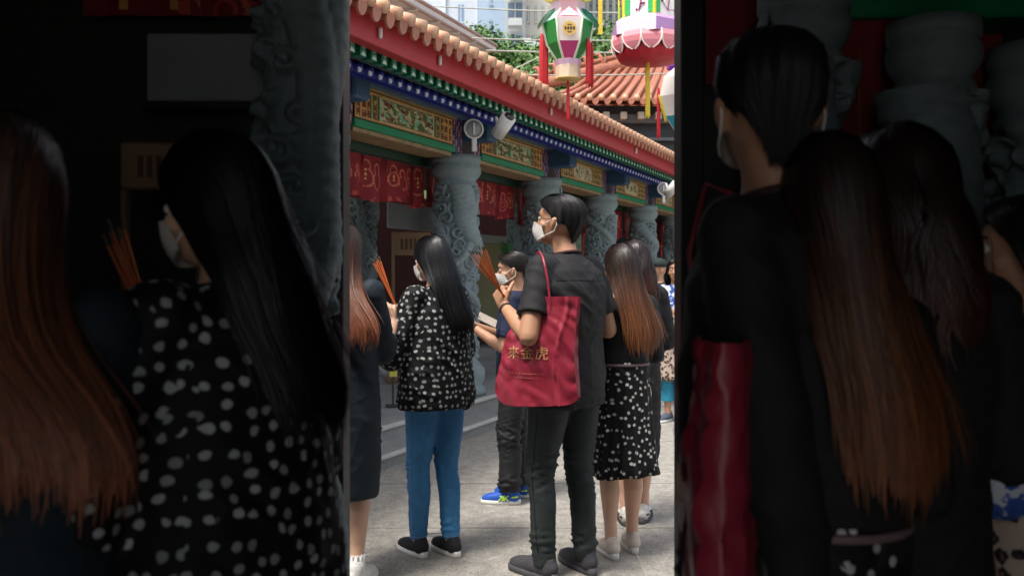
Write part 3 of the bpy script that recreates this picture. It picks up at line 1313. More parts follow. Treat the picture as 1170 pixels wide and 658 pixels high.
# slope of the hill the trees stand on
hill = MB()
hv = []
nx, ny = 30, 14
for jy in range(ny + 1):
    for ix in range(nx + 1):
        x = -22 + 50 * ix / nx
        y = 30 + 28 * jy / ny
        z = min(1, jy / 5) * 4.6 + 2.8 * jy / ny + .5 * noise.noise(V((x * .15, y * .15, 1)))
        hv.append((x, y, z if jy else -.2))
hill.add(hv, [(jy * (nx + 1) + ix, jy * (nx + 1) + ix + 1, (jy + 1) * (nx + 1) + ix + 1, (jy + 1) * (nx + 1) + ix) for jy in range(ny) for ix in range(nx)], 0, None, True)
tag(hill.build('hillside', mat('hill_scrub', '#3e5228', .9, .3, .5, .6, 2, .2)), kind='structure')
TS = [(540, 36, 9.6), (556, 34, 9.1), (573, 38, 10.2), (588, 35, 8.6), (604, 38, 10.0), (621, 34, 8.6), (640, 37, 9.4), (660, 35, 9.3), (678, 38, 10.3), (694, 36, 9.8), (560, 46, 11.0), (592, 47, 11.4), (622, 48, 11.0), (668, 48, 12.2), (520, 42, 10.6), (712, 44, 9.6), (736, 36, 9.8), (648, 45, 10.8)]
tl = ['leafy green tree beside the slab tower foot', 'leafy tree over the end of the grey awning', 'tallest leafy tree under the balcony tower', 'round leafy tree above the tiled eave end', 'leafy tree left of the low blue building', 'leafy tree below the low blue building', 'leafy tree right behind the emblem lantern',
      'leafy tree right of the emblem lantern tassels', 'leafy tree above the rear temple ridge', 'leafy tree behind the fish finial', 'back row tree in front of the slab tower', 'back row tree under the narrow balcony tower', 'back row tree behind the low blue building edge',
      'back row tree below the grey ribbed tower', 'leafy tree behind the grey awning, leftmost of all', 'back row tree left of the flower lantern', 'leafy tree behind the flower lantern petals', 'back row tree directly behind the emblem lantern']
for i, (px, Y, top) in enumerate(TS):
    e = empty('leafy_tree', ((px - 585) / FP * Y, Y, top - 5.9), i * 1.3, tl[i], 'tree', 'trees on the slope behind the temple')
    tr, cr = protos[i % 2]
    link('trunk', tr, e)
    link('crown', cr, e)

# ================================================================== overhead wires
wm_ = mat('wire_pale', '#a9b0a6', .6)


def wire(a, b, r, sag, name='overhead_wire'):
    m = MB()
    pts = []
    for i in range(25):
        k = i / 24
        p = a.lerp(b, k)
        pts.append((p.x, p.y, p.z - sag * 4 * k * (1 - k), r))
    m.limb(pts, 6)
    return m.build(name, wm_)


wl = [((380, 0, 15), (800, 16, 15), .012, .06, 'thin pale wire crossing just below the top edge of the view'),
      ((540, 44, 14), (800, 45, 14), .012, .03, 'pale wire running behind the emblem lantern body'),
      ((556, 58, 14), (800, 60, 14), .012, .02, 'second lower pale wire over the trees, level with the awning tip'),
      ((560, 92, 14), (690, 28, 14), .010, .02, 'pale wire climbing diagonally left of the emblem lantern'),
      ((600, 86, 14), (800, 83, 14), .010, .02, 'lowest pale wire just above the rear roof ridge')]
for a, b, r, s, lb in wl:
    tag(wire(at(*a), at(*b), r, s), lb, 'wire', 'wires strung over the court')

# ================================================================== BIG PAPER LANTERNS
lp = {}


def lm_(h, tr=.0):
    return mat('lantern_' + h, '#' + h, .55, .06, 5, .3, 25, .004)


def prism(rings, n=6, rot=0.0, cols=None):
    """rings [(z,r)], one colour index per side band: cols(band, side) -> material index"""
    b = MB()
    for i in range(len(rings) - 1):
        z0, r0 = rings[i]
        z1, r1 = rings[i + 1]
        for s in range(n):
            a, c = rot + 2 * PI * s / n, rot + 2 * PI * (s + 1) / n
            b.add([(r0 * math.sin(a), r0 * math.cos(a), z0), (r0 * math.sin(c), r0 * math.cos(c), z0), (r1 * math.sin(c), r1 * math.cos(c), z1), (r1 * math.sin(a), r1 * math.cos(a), z1)], [(3, 2, 1, 0)], cols(i, s) if cols else 0)
    return b


def tassel(x, y, z0, z1, r, m, parent, name='tassel'):
    b = MB()
    b.limb([(x, y, z0, r * .7), (x, y, z0 - (z0 - z1) * .15, r), (x, y, z1, r * 1.05)], 12)
    for k in range(10):
        a = 2 * PI * k / 10
        b.limb([(x + r * .8 * math.cos(a), y + r * .8 * math.sin(a), z0 - .05, r * .28), (x + r * .95 * math.cos(a), y + r * .95 * math.sin(a), z1 - .02 - .01 * (k % 3), r * .26)], 5)
    return b.build(name, m, parent)


red = mat('tassel_red', '#c0202c', .6, .2, 20, .4, 120)
yel = mat('tassel_yellow', '#d6b93a', .6, .2, 20, .4, 120)

# --- emblem lantern
S = 8.2 / 1000.0
C = at(649, 40, 8.2)
e = empty('emblem_lantern', C, 0, 'paper lantern with round gold emblem, green petals and two pairs of red tassels', 'lantern')


def zz(py):
    return (40 - py) * S


prism([(zz(70), 12 * S), (zz(52), 24 * S), (zz(27), 29 * S), (zz(12), 16 * S)], 6, PI / 6, lambda i, s: (0, 1, 2)[i] if s in (2, 5) else (3, 3, 4)[i]).build('shade', [lm_('b93a78'), lm_('e6dcd6'), lm_('e58aa6'), lm_('1e8a3e'), lm_('bfe8d8')], e)
# white triangle on the sloping top face nearest the court
b = MB()
b.add([(-10 * S, -27.5 * S * .9, zz(25)), (10 * S, -27.5 * S * .9, zz(25)), (0, -17 * S, zz(12.5))], [(0, 1, 2)])
b.add([(-10 * S, -27.5 * S * .9 + .004, zz(25)), (10 * S, -27.5 * S * .9 + .004, zz(25)), (0, -17 * S + .004, zz(12.5))], [(2, 1, 0)])
b.build('white_triangle', lm_('efece6'), e)
# front emblem: gold disc with dark writing-like marks
b = MB()
b.limb([(0, -27.0 * S, 0, 7.6 * S), (0, -27.5 * S, 0, 7.6 * S)], 28, 0, None, False, None, False)
emb = b.build('emblem', lm_('c9a552'), e)
b = MB()
for k in range(4):
    xx = (-4.6 + k * 3.1) * S
    b.box(xx - 1.1 * S, xx + 1.1 * S, -27.9 * S, -27.6 * S, -1.4 * S, 1.4 * S)
    b.box(xx - .3 * S, xx + .3 * S, -28.1 * S, -27.91 * S, -2.1 * S, 2.1 * S)
for z in (-4.6, 3.6):
    b.box(-2.6 * S, 2.6 * S, -27.9 * S, -27.6 * S, z * S, (z + .8) * S)
b.build('emblem_mark', lm_('3a3020'), emb)
# raised ribs along the edges
for s in range(6):
    a0 = s * PI / 3 + PI / 6
    b = MB()
    b.limb([(r * S * math.sin(a0), r * S * math.cos(a0), zz(py), .011) for r, py in ((12, 70), (24, 52), (29, 27), (16, 12))], 8)
    b.build('rib', lm_('d9e6d0'), e)
# teal / mint wings draping off the shoulders
for a0 in (PI / 2, -PI / 2, PI / 6, -PI / 6):
    b = MB()
    vs = []
    for t in range(8):
        k = t / 7
        r = (8 + 27 * k ** .8) * S
        z = zz(9 + 21 * k ** 1.7)
        wd = (4 + 7 * math.sin(k * PI * .85)) * S
        for q in (-1, 1):
            vs.append((r * math.sin(a0) + q * wd * math.cos(a0), r * math.cos(a0) - q * wd * math.sin(a0), z + (0 if q == 0 else -.2 * wd)))
    k2 = len(vs)
    low = [(x * .98, y * .98, z - .012) for x, y, z in vs]
    fs = [(i, i + 1, i + 3, i + 2) for i in range(0, k2 - 2, 2)] + [(k2 + i + 2, k2 + i + 3, k2 + i + 1, k2 + i) for i in range(0, k2 - 2, 2)]
    b.add(vs + low, fs)
    b.build('wing', lm_('52c8b4') if a0 > 0 else lm_('bfe8d8'), e)
# neck and yellow crown
prism([(zz(17), 19 * S), (zz(4), 20 * S)], 6, PI / 6, lambda i, s: s % 2).build('neck', [lm_('e9b7c2'), lm_('dcc6d6')], e)
prism([(zz(4), 18 * S), (zz(1), 27 * S), (zz(-6), 31 * S), (zz(-14), 24 * S), (zz(-30), 8 * S)], 6, PI / 6, lambda i, s: s % 2).build('crown', [lm_('e8e052'), lm_('eeea8e')], e)
# pot underneath
prism([(zz(92), 15 * S), (zz(76), 14 * S), (zz(70), 16 * S), (zz(69), 4 * S)], 8, 0, lambda i, s: 0 if i == 1 else 1).build('bottom_pot', [lm_('d7b4cf'), lm_('cdb79c')], e)
b = MB()
b.lathe([(.001, zz(93)), (15 * S, zz(92)), (15.4 * S, zz(90)), (.001, zz(90))], n=8)
b.build('pot_rim', lm_('b89858'), e)
for x, y in ((-30, -6), (-25, 8), (22.5, -8), (27, 7)):
    tassel(x * S, y * S, zz(42 if x < 0 else 48), zz(94), 2.6 * S, red, e)
tassel(0, 0, zz(92), zz(134), 1.7 * S, red, e)
b = MB()
b.limb([(0, 0, zz(-28), .006), (0, 0, zz(-260), .006)], 6)
b.build('cord', wm_, e)

# --- flower lantern
S = 7.9 / 1000.0
C = at(742, 30, 7.9)
e = empty('flower_lantern', C, 0, 'large white hexagonal lantern with plum branch painting, pink petals and yellow tassel', 'lantern')


def zq(py):
    return (30 - py) * S


R_ = 36 * S
prism([(zq(26), R_), (zq(-48), R_)], 6, 0, None).build('shade', lm_('ebe7e0'), e)
# frame strips on each edge
for s in range(6):
    a = s * PI / 3
    b = MB()
    x, y = (R_ + .004) * math.sin(a), (R_ + .004) * math.cos(a)
    t = V((math.cos(a), -math.sin(a), 0))
    b.limb([(x, y, zq(26), .016), (x, y, zq(-48), .016)], 8)
    b.build('edge_strip', lm_('e4df3a'), e)
# green uprights + painted branches on each of the faces
for s in range(6):
    a = s * PI / 3 + PI / 6
    ap = R_ * math.cos(PI / 6) + .004
    nrm = V((math.sin(a), math.cos(a), 0))
    t = V((math.cos(a), -math.sin(a), 0))
    b = MB()
    for q in (-.38, .38):
        c = nrm * ap + t * (q * R_)
        M = Matrix((( t.x, nrm.x, 0, c.x), (t.y, nrm.y, 0, c.y), (0, 0, 1, 0), (0, 0, 0, 1)))
        b.box(-.024, .024, -.004, .004, zq(24), zq(-46), M=M)
    b.build('green_strip', lm_('2fae62'), e)
    b = MB()
    rr = random.Random(s)
    base = nrm * (ap + .003)
    pts = [(0, zq(20)), (-.02, zq(8)), (.02, zq(-2)), (-.01, zq(-16)), (.03, zq(-34))]
    for i in range(4):
        p, q = pts[i], pts[i + 1]
        b.limb([(*(base + t * p[0] + V((0, 0, p[1]))), .006), (*(base + t * q[0] + V((0, 0, q[1]))), .004)], 6)
        for k in range(3):
            w0 = rr.uniform(-.09, .09)
            z0 = p[1] + rr.uniform(0, .1)
            b.limb([(*(base + t * (p[0]) + V((0, 0, p[1]))), .003), (*(base + t * w0 + V((0, 0, z0))), .002)], 5)
            b.ell(tuple(base + t * w0 + V((0, 0, z0))), (.011, .011, .011), n=8, m=6)
    b.build('painted_branch', lm_('8a3a72'), e)
prism([(zq(46), 46 * S), (zq(32), 47 * S), (zq(26), 37 * S)], 6, 0, lambda i, s: s % 2).build('skirt_band', [lm_('b98cc4'), lm_('ead9e2')], e)
for s in range(12):
    a = s * PI / 6 + .1
    b = MB()
    vs = []
    for (py, r, hw) in ((44, 41, 11.0), (50, 43, 11.5), (56, 42, 10.5), (61, 40, 7), (64, 38, 2)):
        for q in (-1, 1):
            r0 = r * S
            vs.append((r0 * math.sin(a) + q * hw * S * math.cos(a), r0 * math.cos(a) - q * hw * S * math.sin(a), zq(py)))
    k2 = len(vs)
    lo = [(x * .97, y * .97, z) for x, y, z in vs]
    b.add(vs + lo, [(i, i + 1, i + 3, i + 2) for i in range(0, k2 - 2, 2)] + [(k2 + i + 2, k2 + i + 3, k2 + i + 1, k2 + i) for i in range(0, k2 - 2, 2)], 0)
    for q in (0, 1):
        ch = vs[q::2]
        b.limb([(*p, .007) for p in ch], 6, 1)
    b.build('petal', [lm_('e08a94'), lm_('f3e3dc')], e)
b = MB()
b.lathe([(38 * S, zq(46)), (37 * S, zq(62)), (34 * S, zq(70)), (10 * S, zq(72)), (.001, zq(72))], n=48, fn=lambda a, z: 1 + .03 * math.sin(a * 16))
b.build('inner_fringe', mat('fringe_red', '#b01828', .6, .2, 12), e)
tassel(-2 * S, 0, zq(70), zq(130), 2.4 * S, yel, e)
b = MB()
b.limb([(0, 0, zq(-46), .006), (0, 0, zq(-260), .006)], 6)
b.build('cord', wm_, e)
b = MB()
b.lathe([(.001, zq(-60)), (20 * S, zq(-54)), (R_, zq(-48)), (.001, zq(-47))], n=6)
b.build('top_cap', lm_('e4df3a'), e)
# --- purple lantern behind, cut by the doorway edge
S = 9.2 / 1000.0
C = at(783, 66, 9.2)
e = empty('purple_lantern', C, 0, 'purple lantern half hidden behind the flower lantern at the right doorway edge', 'lantern')
prism([(-12 * S, 22 * S), (12 * S, 26 * S), (20 * S, 12 * S)], 6, 0, lambda i, s: i).build('shade', [lm_('a457c8'), lm_('d9d36a')], e)
b = MB()
b.limb([(0, 0, 19 * S, .006), (0, 0, 2.6, .006)], 6)
b.build('cord', wm_, e)
# --- white lantern low right
S = 8.6 / 1000.0
C = at(778, 112, 8.6)
e = empty('white_lantern', C, 0, 'white round lantern with teal and yellow points at the right doorway edge', 'lantern')
prism([(-40 * S, 6 * S), (-22 * S, 19 * S), (0, 27 * S), (22 * S, 22 * S), (34 * S, 8 * S)], 6, .2, lambda i, s: (1, 0, 0, 0)[i] if s % 2 else (2, 0, 0, 0)[i]).build('shade', [lm_('ece8e2'), lm_('2c9db0'), lm_('efe3da')], e)
for s in range(6):
    b = MB()
    a = s * PI / 3 + .2
    b.limb([(27.5 * S * math.sin(a), 27.5 * S * math.cos(a), 0, .014), (20 * S * math.sin(a), 20 * S * math.cos(a), -24 * S, .012)], 8)
    b.build('edge_strip', lm_('e4cf4a'), e)
tassel(-26 * S, -3 * S, 10 * S, -42 * S, 1.8 * S, red, e)
b = MB()
b.limb([(0, 0, 33 * S, .006), (0, 0, 3, .006)], 6)
b.build('cord', wm_, e)
# --- yellow ribbon lantern tail (its lantern hangs above the view)
e = empty('yellow_streamer', at(686, 0, 9.0), 0, 'long yellow streamer hanging between the two big lanterns', 'streamer')
b = MB()
b.box(-.022, .022, -.008, .008, -.36, 1.2, bev=.003)
b.build('ribbon', yel, e)

# ================================================================== NEAR HALL (made-up gate hall round the camera, added to keep the sides dark)
HYW = 2.60        # the front wall of the added gate hall
HX = 2.3
DX0, DX1 = (400 - 585) / FP * (HYW + .10), (770 - 585) / FP * (HYW + .10)
hall = empty('added_gate_hall', (0, HYW, 0), 0, 'added dim gate hall, made up to darken both sides of the court view', 'building')
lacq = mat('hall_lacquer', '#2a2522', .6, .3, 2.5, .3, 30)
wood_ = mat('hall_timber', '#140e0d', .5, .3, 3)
TOPZ = 2.62


def P(m, x0, x1, y0, y1, z0, z1, **k):
    return m.box(x0, x1, y0 - HYW, y1 - HYW, z0, z1, **k)


P(MB(), -HX, DX0 - .07, HYW, HYW + .08, 0, TOPZ).build('added_front_wall', lacq, hall)  # made-up dark wall either side of the court view
P(MB(), DX1 + .07, HX, HYW, HYW + .08, 0, TOPZ).build('added_front_wall', lacq, hall)
P(MB(), DX0 - .069, DX0, HYW - .01, HYW + .10, 0, 2.40, bev=.004).build('added_door_jamb', wood_, hall)
P(MB(), DX1, DX1 + .069, HYW - .01, HYW + .10, 0, 2.40, bev=.004).build('added_door_jamb', wood_, hall)
P(MB(), DX0 - .069, DX1 + .069, HYW - .01, HYW + .10, 2.402, 2.5, bev=.004).build('added_door_head', wood_, hall)
P(MB(), -HX - .08, -HX - .001, -HALLB, HYW + .08, 0, TOPZ).build('added_side_wall', lacq, hall)
P(MB(), HX + .001, HX + .08, -HALLB, HYW + .08, 0, TOPZ).build('added_side_wall', lacq, hall)
P(MB(), -HX - .2, HX + .2, -HALLB - .1, HYW + .16, TOPZ + .001, TOPZ + .10).build('roof', wood_, hall)  # unseen roof, added to keep daylight off the near figures
P(MB(), -HX, -HALLO, -HALLB, -HALLB + .08, 0, TOPZ - .001).build('rear_wall', lacq, hall)  # unseen, added to narrow the daylight from behind the camera
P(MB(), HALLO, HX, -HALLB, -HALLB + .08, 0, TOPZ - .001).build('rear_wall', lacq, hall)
# green painted rail high on the right part
P(MB(), at(930, 0, 2.3).x, HX - .01, HYW - .12, HYW - .001, at(0, 22, 2.5).z, at(0, 0, 2.5).z + .03, bev=.006).build('green_rail', mat('green_paint', '#0b7a4e', .5), hall)
# dragon pillars of the added gate hall
stone2 = mat('hall_stone', '#6f7d80', .7, .2, 5, .4, 60, .006)
hc = [column_mb(.105, 2.0 + .02, 0.0, s, p, 160, 300) for s, p in ((5, 2.2), (11, .3))]


def hall_col(idx, x, y, R, H, rz):
    m = column_mb(R, H, 0, 5 + idx * 6, 2.2 - idx * 1.1, 150, 300).mesh('column', [stone2])
    c = link('column', m, hall)
    c.location = (x, y - HYW, 0)
    c.rotation_euler = (0, 0, rz)
    return c


hall_col(0, at(336, 0, 2.36).x, 2.36, .080, 2.60, 3.0)
hall_col(1, at(918, 0, 2.30).x, 2.30, .088, CZ + (HY + 5) / FP * 2.3, 1.0)
hall_col(2, at(1066, 0, 2.34).x, 2.34, .088, CZ + (HY - 28) / FP * 2.34, 2.0)
hall_col(3, at(1190, 0, 2.38).x, 2.38, .10, CZ + (HY - 55) / FP * 2.38, 4.0)
# red cloth hangings on the added gate hall wall


def wall_banner(px0, px1, py0, py1, seed, lbl, Y=2.52):
    a, b = at(px0, py1, Y), at(px1, py0, Y)
    W, H = b.x - a.x, b.z - a.z
    o = paint_grid('red_banner', W, H, max(30, int(W * 160)), max(30, int(H * 160)), banner_paint(W, H, seed), bm, None, Matrix.Identity(4), .006)
    o.location = (a.x, Y, a.z)
    for vv in o.data.vertices:
        vv.co.y += .01 * math.sin(vv.co.x * 40)
    tag(o, lbl, 'banner', 'red cloths in the added gate hall')


wall_banner(95, 300, -6, 18, 21, 'red cloth strip at the top of the dark left side, above the grey board')
wall_banner(808, 868, -4, 96, 22, 'narrow red cloth behind the nearby man, left of the dark dragon pillar')
wall_banner(962, 1022, 24, 176, 23, 'red cloth hung between the two dark dragon pillars on the right')
wall_banner(1108, 1144, 40, 240, 24, 'tall narrow red cloth at the far right between dark pillars')
e = empty('wall_board', at(238, 80, 2.5), 0, 'plain grey board high on the dark left wall', 'board')
MB().box(-.17, .17, -.02, .02, -.095, .10, bev=.006).build('panel', mat('grey_board', '#84898c', .6), e)
MB().box(-.18, .18, -.03, .03, -.115, -.096).build('frame', wood_, e)
a = at(186, 0, 2.25)
n2 = notice_stand((a.x, 2.25, 0), .12, 'wooden notice stand against the dark left wall between the two nearby women', .5)
n2.location.z = .98
for ch in [c for c in COL.objects if c.parent == n2]:
    if ch.name.startswith('foot'):
        ch.location.z = -.98
        ch.scale = (1, 1, 25.5)
e = empty('red_urn', (at(982, 0, 2.4).x, 2.4, 1.62), 0, 'bright red hanging lantern between the two dark pillars', 'lantern')
b = MB()
b.lathe([(.001, -.13), (.05, -.13), (.055, 0), (.05, .12), (.001, .12)], n=24)
b.build('shade', rl, e)
b = MB()
b.lathe([(.001, .12), (.035, .12), (.035, .14), (.004, .145), (.004, .4), (.001, .4)], n=12)
b.build('cap', rgold, e)

# ================================================================== PEOPLE
skinm = {}


def skin(name, c):
    if name not in skinm:
        skinm[name] = mat('skin_' + name, c, .5, .07, 9, .12, 160, .001, sub=.12)
    return skinm[name]


def sstep(x, a, b):
    t = max(0, min(1, (x - a) / (b - a)))
    return t * t * (3 - 2 * t)


def hand(b, wr, F, N, T, curl=.5, spread=1.0, thumb=.5):
    """wrist, finger direction, palm normal, thumb side"""
    F = F.normalized()
    N = (N - F * N.dot(F)).normalized()
    T = (T - F * T.dot(F) - N * T.dot(N)).normalized()
    for i, (L, off) in enumerate(((.070, .030), (.079, .010), (.073, -.010), (.058, -.029))):
        kn = wr + F * (.088 - .004 * abs(i - 1)) + T * off
        b.limb([(*(wr + T * off * .55 + F * .005), .016), (*kn, .0125)], 10)
        th = curl * .35
        p = kn
        for s, (fr, r) in enumerate(((.45, .0095), (.32, .0088), (.23, .0078))):
            th += curl * (.75, .95, .7)[s] + (.06 * (i - 1.5)) * spread * .2
            d = (F * math.cos(th) + N * math.sin(th) + T * (1.5 - i) * .05 * spread).normalized()
            q = p + d * (L * fr)
            b.limb([(*p, r), (*q, r * .93)], 9)
            p = q
    p = wr + T * .026 + F * .025
    d1 = (T * .75 + F * .7 + N * .25 * thumb).normalized()
    q = p + d1 * .040
    b.limb([(*(wr + F * .01 + T * .01), .017), (*p, .0155), (*q, .0115)], 10)
    d2 = (F * .8 + T * .25 + N * (.2 + .8 * thumb)).normalized()
    q2 = q + d2 * .030
    b.limb([(*q, .0112), (*q2, .0100)], 9)
    q3 = q2 + (d2 + N * .3 * thumb).normalized() * .024
    b.limb([(*q2, .0100), (*q3, .0085)], 9)


def body_mb(P):
    b = MB()
    f = P.get('fat', 1.0)
    b.stack([(.86, 0, 0, .02, .02), (.87, 0, 0, .13 * f, .10 * f), (.95, 0, -.01, .155 * f, .115 * f), (1.06, 0, 0, .13 * f, .098 * f), (1.2, 0, 0, .145 * f, .108 * f), (1.32, 0, -.005, .16 * f, .108 * f), (1.38, 0, -.01, .138 * f, .080), (1.425, 0, -.012, .09, .062), (1.455, 0, -.01, .05, .05)], 28)
    hy = P.get('hyaw', 0)
    hp = P.get('hpitch', 0)
    MH = Matrix.Translation((0, -.005, 1.5)) @ Matrix.Rotation(hy, 4, 'Z') @ Matrix.Rotation(hp, 4, 'X') @ Matrix.Translation((0, .005 + P.get('hfwd', 0), -1.5))
    P['MH'] = MH
    h = MB()
    h.ell((0, -.008, 1.612), (.074, .094, .097), n=28, m=18)
    h.ell((0, .030, 1.572), (.061, .066, .083), n=24, m=14)
    h.ell((0, .045, 1.527), (.043, .047, .036), n=20, m=12)
    h.ell((0, .040, 1.630), (.060, .055, .045), n=20, m=12)      # brow
    h.limb([(0, .090, 1.602, .008), (0, .108, 1.582, .011), (0, .112, 1.572, .0135)], 10)
    for s in (-1, 1):
        h.ell((s * .014, .098, 1.570), (.010, .011, .009), n=10, m=8)
        h.limb([(s * .074, .004, 1.562, .008), (s * .080, -.006, 1.580, .012), (s * .082, -.012, 1.602, .012)], 10)
        h.ell((s * .040, .055, 1.575), (.026, .030, .024), n=14, m=10)
    h.limb([(-.02, .087, 1.545, .008), (0, .091, 1.546, .0085), (.02, .087, 1.545, .008)], 10)
    h.limb([(-.015, .085, 1.534, .008), (0, .088, 1.534, .0085), (.015, .085, 1.534, .008)], 10)
    h.xf(MH)
    o = len(b.v)
    b.v += h.v
    b.f += [tuple(i + o for i in q) for q in h.f]
    b.mi += h.mi
    b.c += h.c
    b.sm += h.sm
    b.limb([(0, -.018, 1.42, .060), (0, -.014 + P.get('hfwd', 0) * .5, 1.48, .053), (0, -.006 + P.get('hfwd', 0), 1.545, .052)], 20)
    for s, key in ((-1, 'L'), (1, 'R')):
        sh = V((s * .165 * P.get('shw', 1), -.01, 1.385))
        el, wr = V(P['el' + key]), V(P['wr' + key])
        mid = (sh + el) / 2
        b.limb([(*(sh - V((s * .012, 0, .012))), .040), (*mid, .042 * f), (*el, .038 * f)], 18)
        m2 = el.lerp(wr, .35)
        b.limb([(*el, .037), (*m2, .038 * (f * .5 + .5)), (*wr, .0245)], 18)
        F, N, T = P['hd' + key]
        hand(b, wr, V(F), V(N), V(T), P.get('curl' + key, .6))
        hx_, hy_ = s * .088, -.005
        fx, fy = P['ft' + key]
        kn = V((hx_ * .45 + fx * .55, .02 + (hy_ + fy) * .5 + P.get('kn' + key, 0), .475))
        an = V((fx, fy - .01, .085))
        b.limb([(hx_, hy_, .90, .088 * f), ((hx_ + kn.x) / 2, kn.y * .5, .68, .073 * f), (*kn, .053)], 20)
        cf = kn.lerp(an, .3)
        b.limb([(*kn, .053), (cf.x, cf.y - .014, cf.z, .055), (*kn.lerp(an, .72)[:], .036), (*an, .034)], 20)
        ft = P.get('fa' + key, s * .12)
        d = V((math.sin(ft), math.cos(ft), 0))
        b.limb([(*(an - d * .035 - V((0, 0, .045))), .032), (*(an + d * .06 - V((0, 0, .045))), .034), (*(an + d * .145 - V((0, 0, .056))), .026)], 14)
        P['kn_' + key], P['an_' + key], P['d_' + key] = kn, an, d
    return b


def folds(amp, seed, kind='shirt'):
    def d(c, n):
        if kind == 'shirt':
            v = noise.noise(V((c.x * 7 + c.z * 3, c.y * 7, c.z * 12 - abs(c.x) * 9 + seed)))
            r = max(0, 1 - abs(v) * 4.5) ** 1.4 * (.4 + max(0, noise.noise(V((c.x * 5, c.y * 5 + seed, c.z * 5)))) * 2.2)
            w = noise.noise(V((c.x * 16 + seed, c.y * 14, c.z * 26 + c.x * 12)))
            return amp * (r * 1.1 + w * .45 + .8 * noise.noise(V((c.x * 5 + seed, c.y * 6, c.z * 5))))
        if kind == 'trouser':
            k = .30 + 1.9 * max(0, 1 - abs(c.z - .47) / .14) + 1.6 * max(0, 1 - abs(c.z - .14) / .10) + .9 * max(0, 1 - abs(c.z - .86) / .12)
            v = noise.noise(V((c.x * 6, c.y * 9 + seed, c.z * 34 + c.y * 14)))
            r = max(0, 1 - abs(v) * 4) ** 1.3 * (.3 + max(0, .3 + noise.noise(V((c.x * 7 + seed, c.y * 7, c.z * 8)))) * 1.6) - .2
            r2 = 1 - abs(noise.noise(V((c.x * 10 + 7, c.y * 12 + seed, c.z * 55 - c.y * 20)))) * 2.4
            return amp * k * (r * .95 + r2 * .35)
        v = noise.noise(V((c.x * 8, c.y * 8, c.z * 9 + seed)))
        return amp * v
    return d


def torso_cloth(P, sl, sleeve, m, parent, name='shirt', r_up=.066, r_lo=.058, amp=.006, vox=.009, seed=0, hollow=True, kk=1):
    """sleeve: fraction along upper arm+forearm (1 = elbow, 2 = wrist)"""
    b = MB()
    b.stack(sl, 40)
    for s, key in ((-1, 'L'), (1, 'R')):
        sh = V((s * .150 * P.get('shw', 1), -.01, 1.385))
        el, wr = V(P['el' + key]), V(P['wr' + key])
        if sleeve <= 0:
            continue
        e = sh.lerp(el, min(sleeve, 1))
        pts = [(*(sh - V((s * .05, 0, 0))), r_up * .95), (*sh, r_up), (*sh.lerp(e, .5), r_up * .97), (*e, r_lo)]
        b.limb(pts, 24, caps=False)
        if sleeve > 1:
            q = el.lerp(wr, sleeve - 1)
            b.limb([(*el, r_lo), (*el.lerp(q, .5), r_lo * .95), (*q, r_lo * .85)], 24, caps=False)
            b.ell(tuple(el), (r_lo, r_lo, r_lo), n=16, m=10)
        b.ell(tuple(sh), (r_up, r_up, r_up), n=18, m=12)
    me = remeshed(b, vox, 3, folds(amp, seed))
    return mesh_obj(name, me, m, parent)


def trousers(P, m, parent, r=(.100, .082, .062, .060, .052), waist=1.0, hem=.075, amp=.005, name='trousers', fat=1, seed=1):
    b = MB()
    b.stack([(.84, 0, -.005, .03, .03), (.85, 0, -.005, .14 * fat, .115 * fat), (.93, 0, -.012, .172 * fat, .130 * fat), (waist, 0, -.005, .150 * fat, .115 * fat)], 36)
    for s, key in ((-1, 'L'), (1, 'R')):
        kn, an = P['kn_' + key], P['an_' + key]
        hip = V((s * .088, -.008, .89))
        md = hip.lerp(kn, .5)
        b.limb([(*hip, r[0]), (md.x, md.y - .005, md.z, r[1]), (*kn, r[2])], 26, caps=True)
        cf = kn.lerp(an, .35)
        en = V((an.x, an.y, hem))
        b.limb([(*kn, r[2]), (cf.x, cf.y - .012, cf.z, r[3]), (*kn.lerp(en, .75)[:], (r[3] + r[4]) / 2), (*en, r[4])], 26, caps=False)
    me = remeshed(b, .009, 3, folds(amp, seed, 'trouser'))
    return mesh_obj(name, me, m, parent)


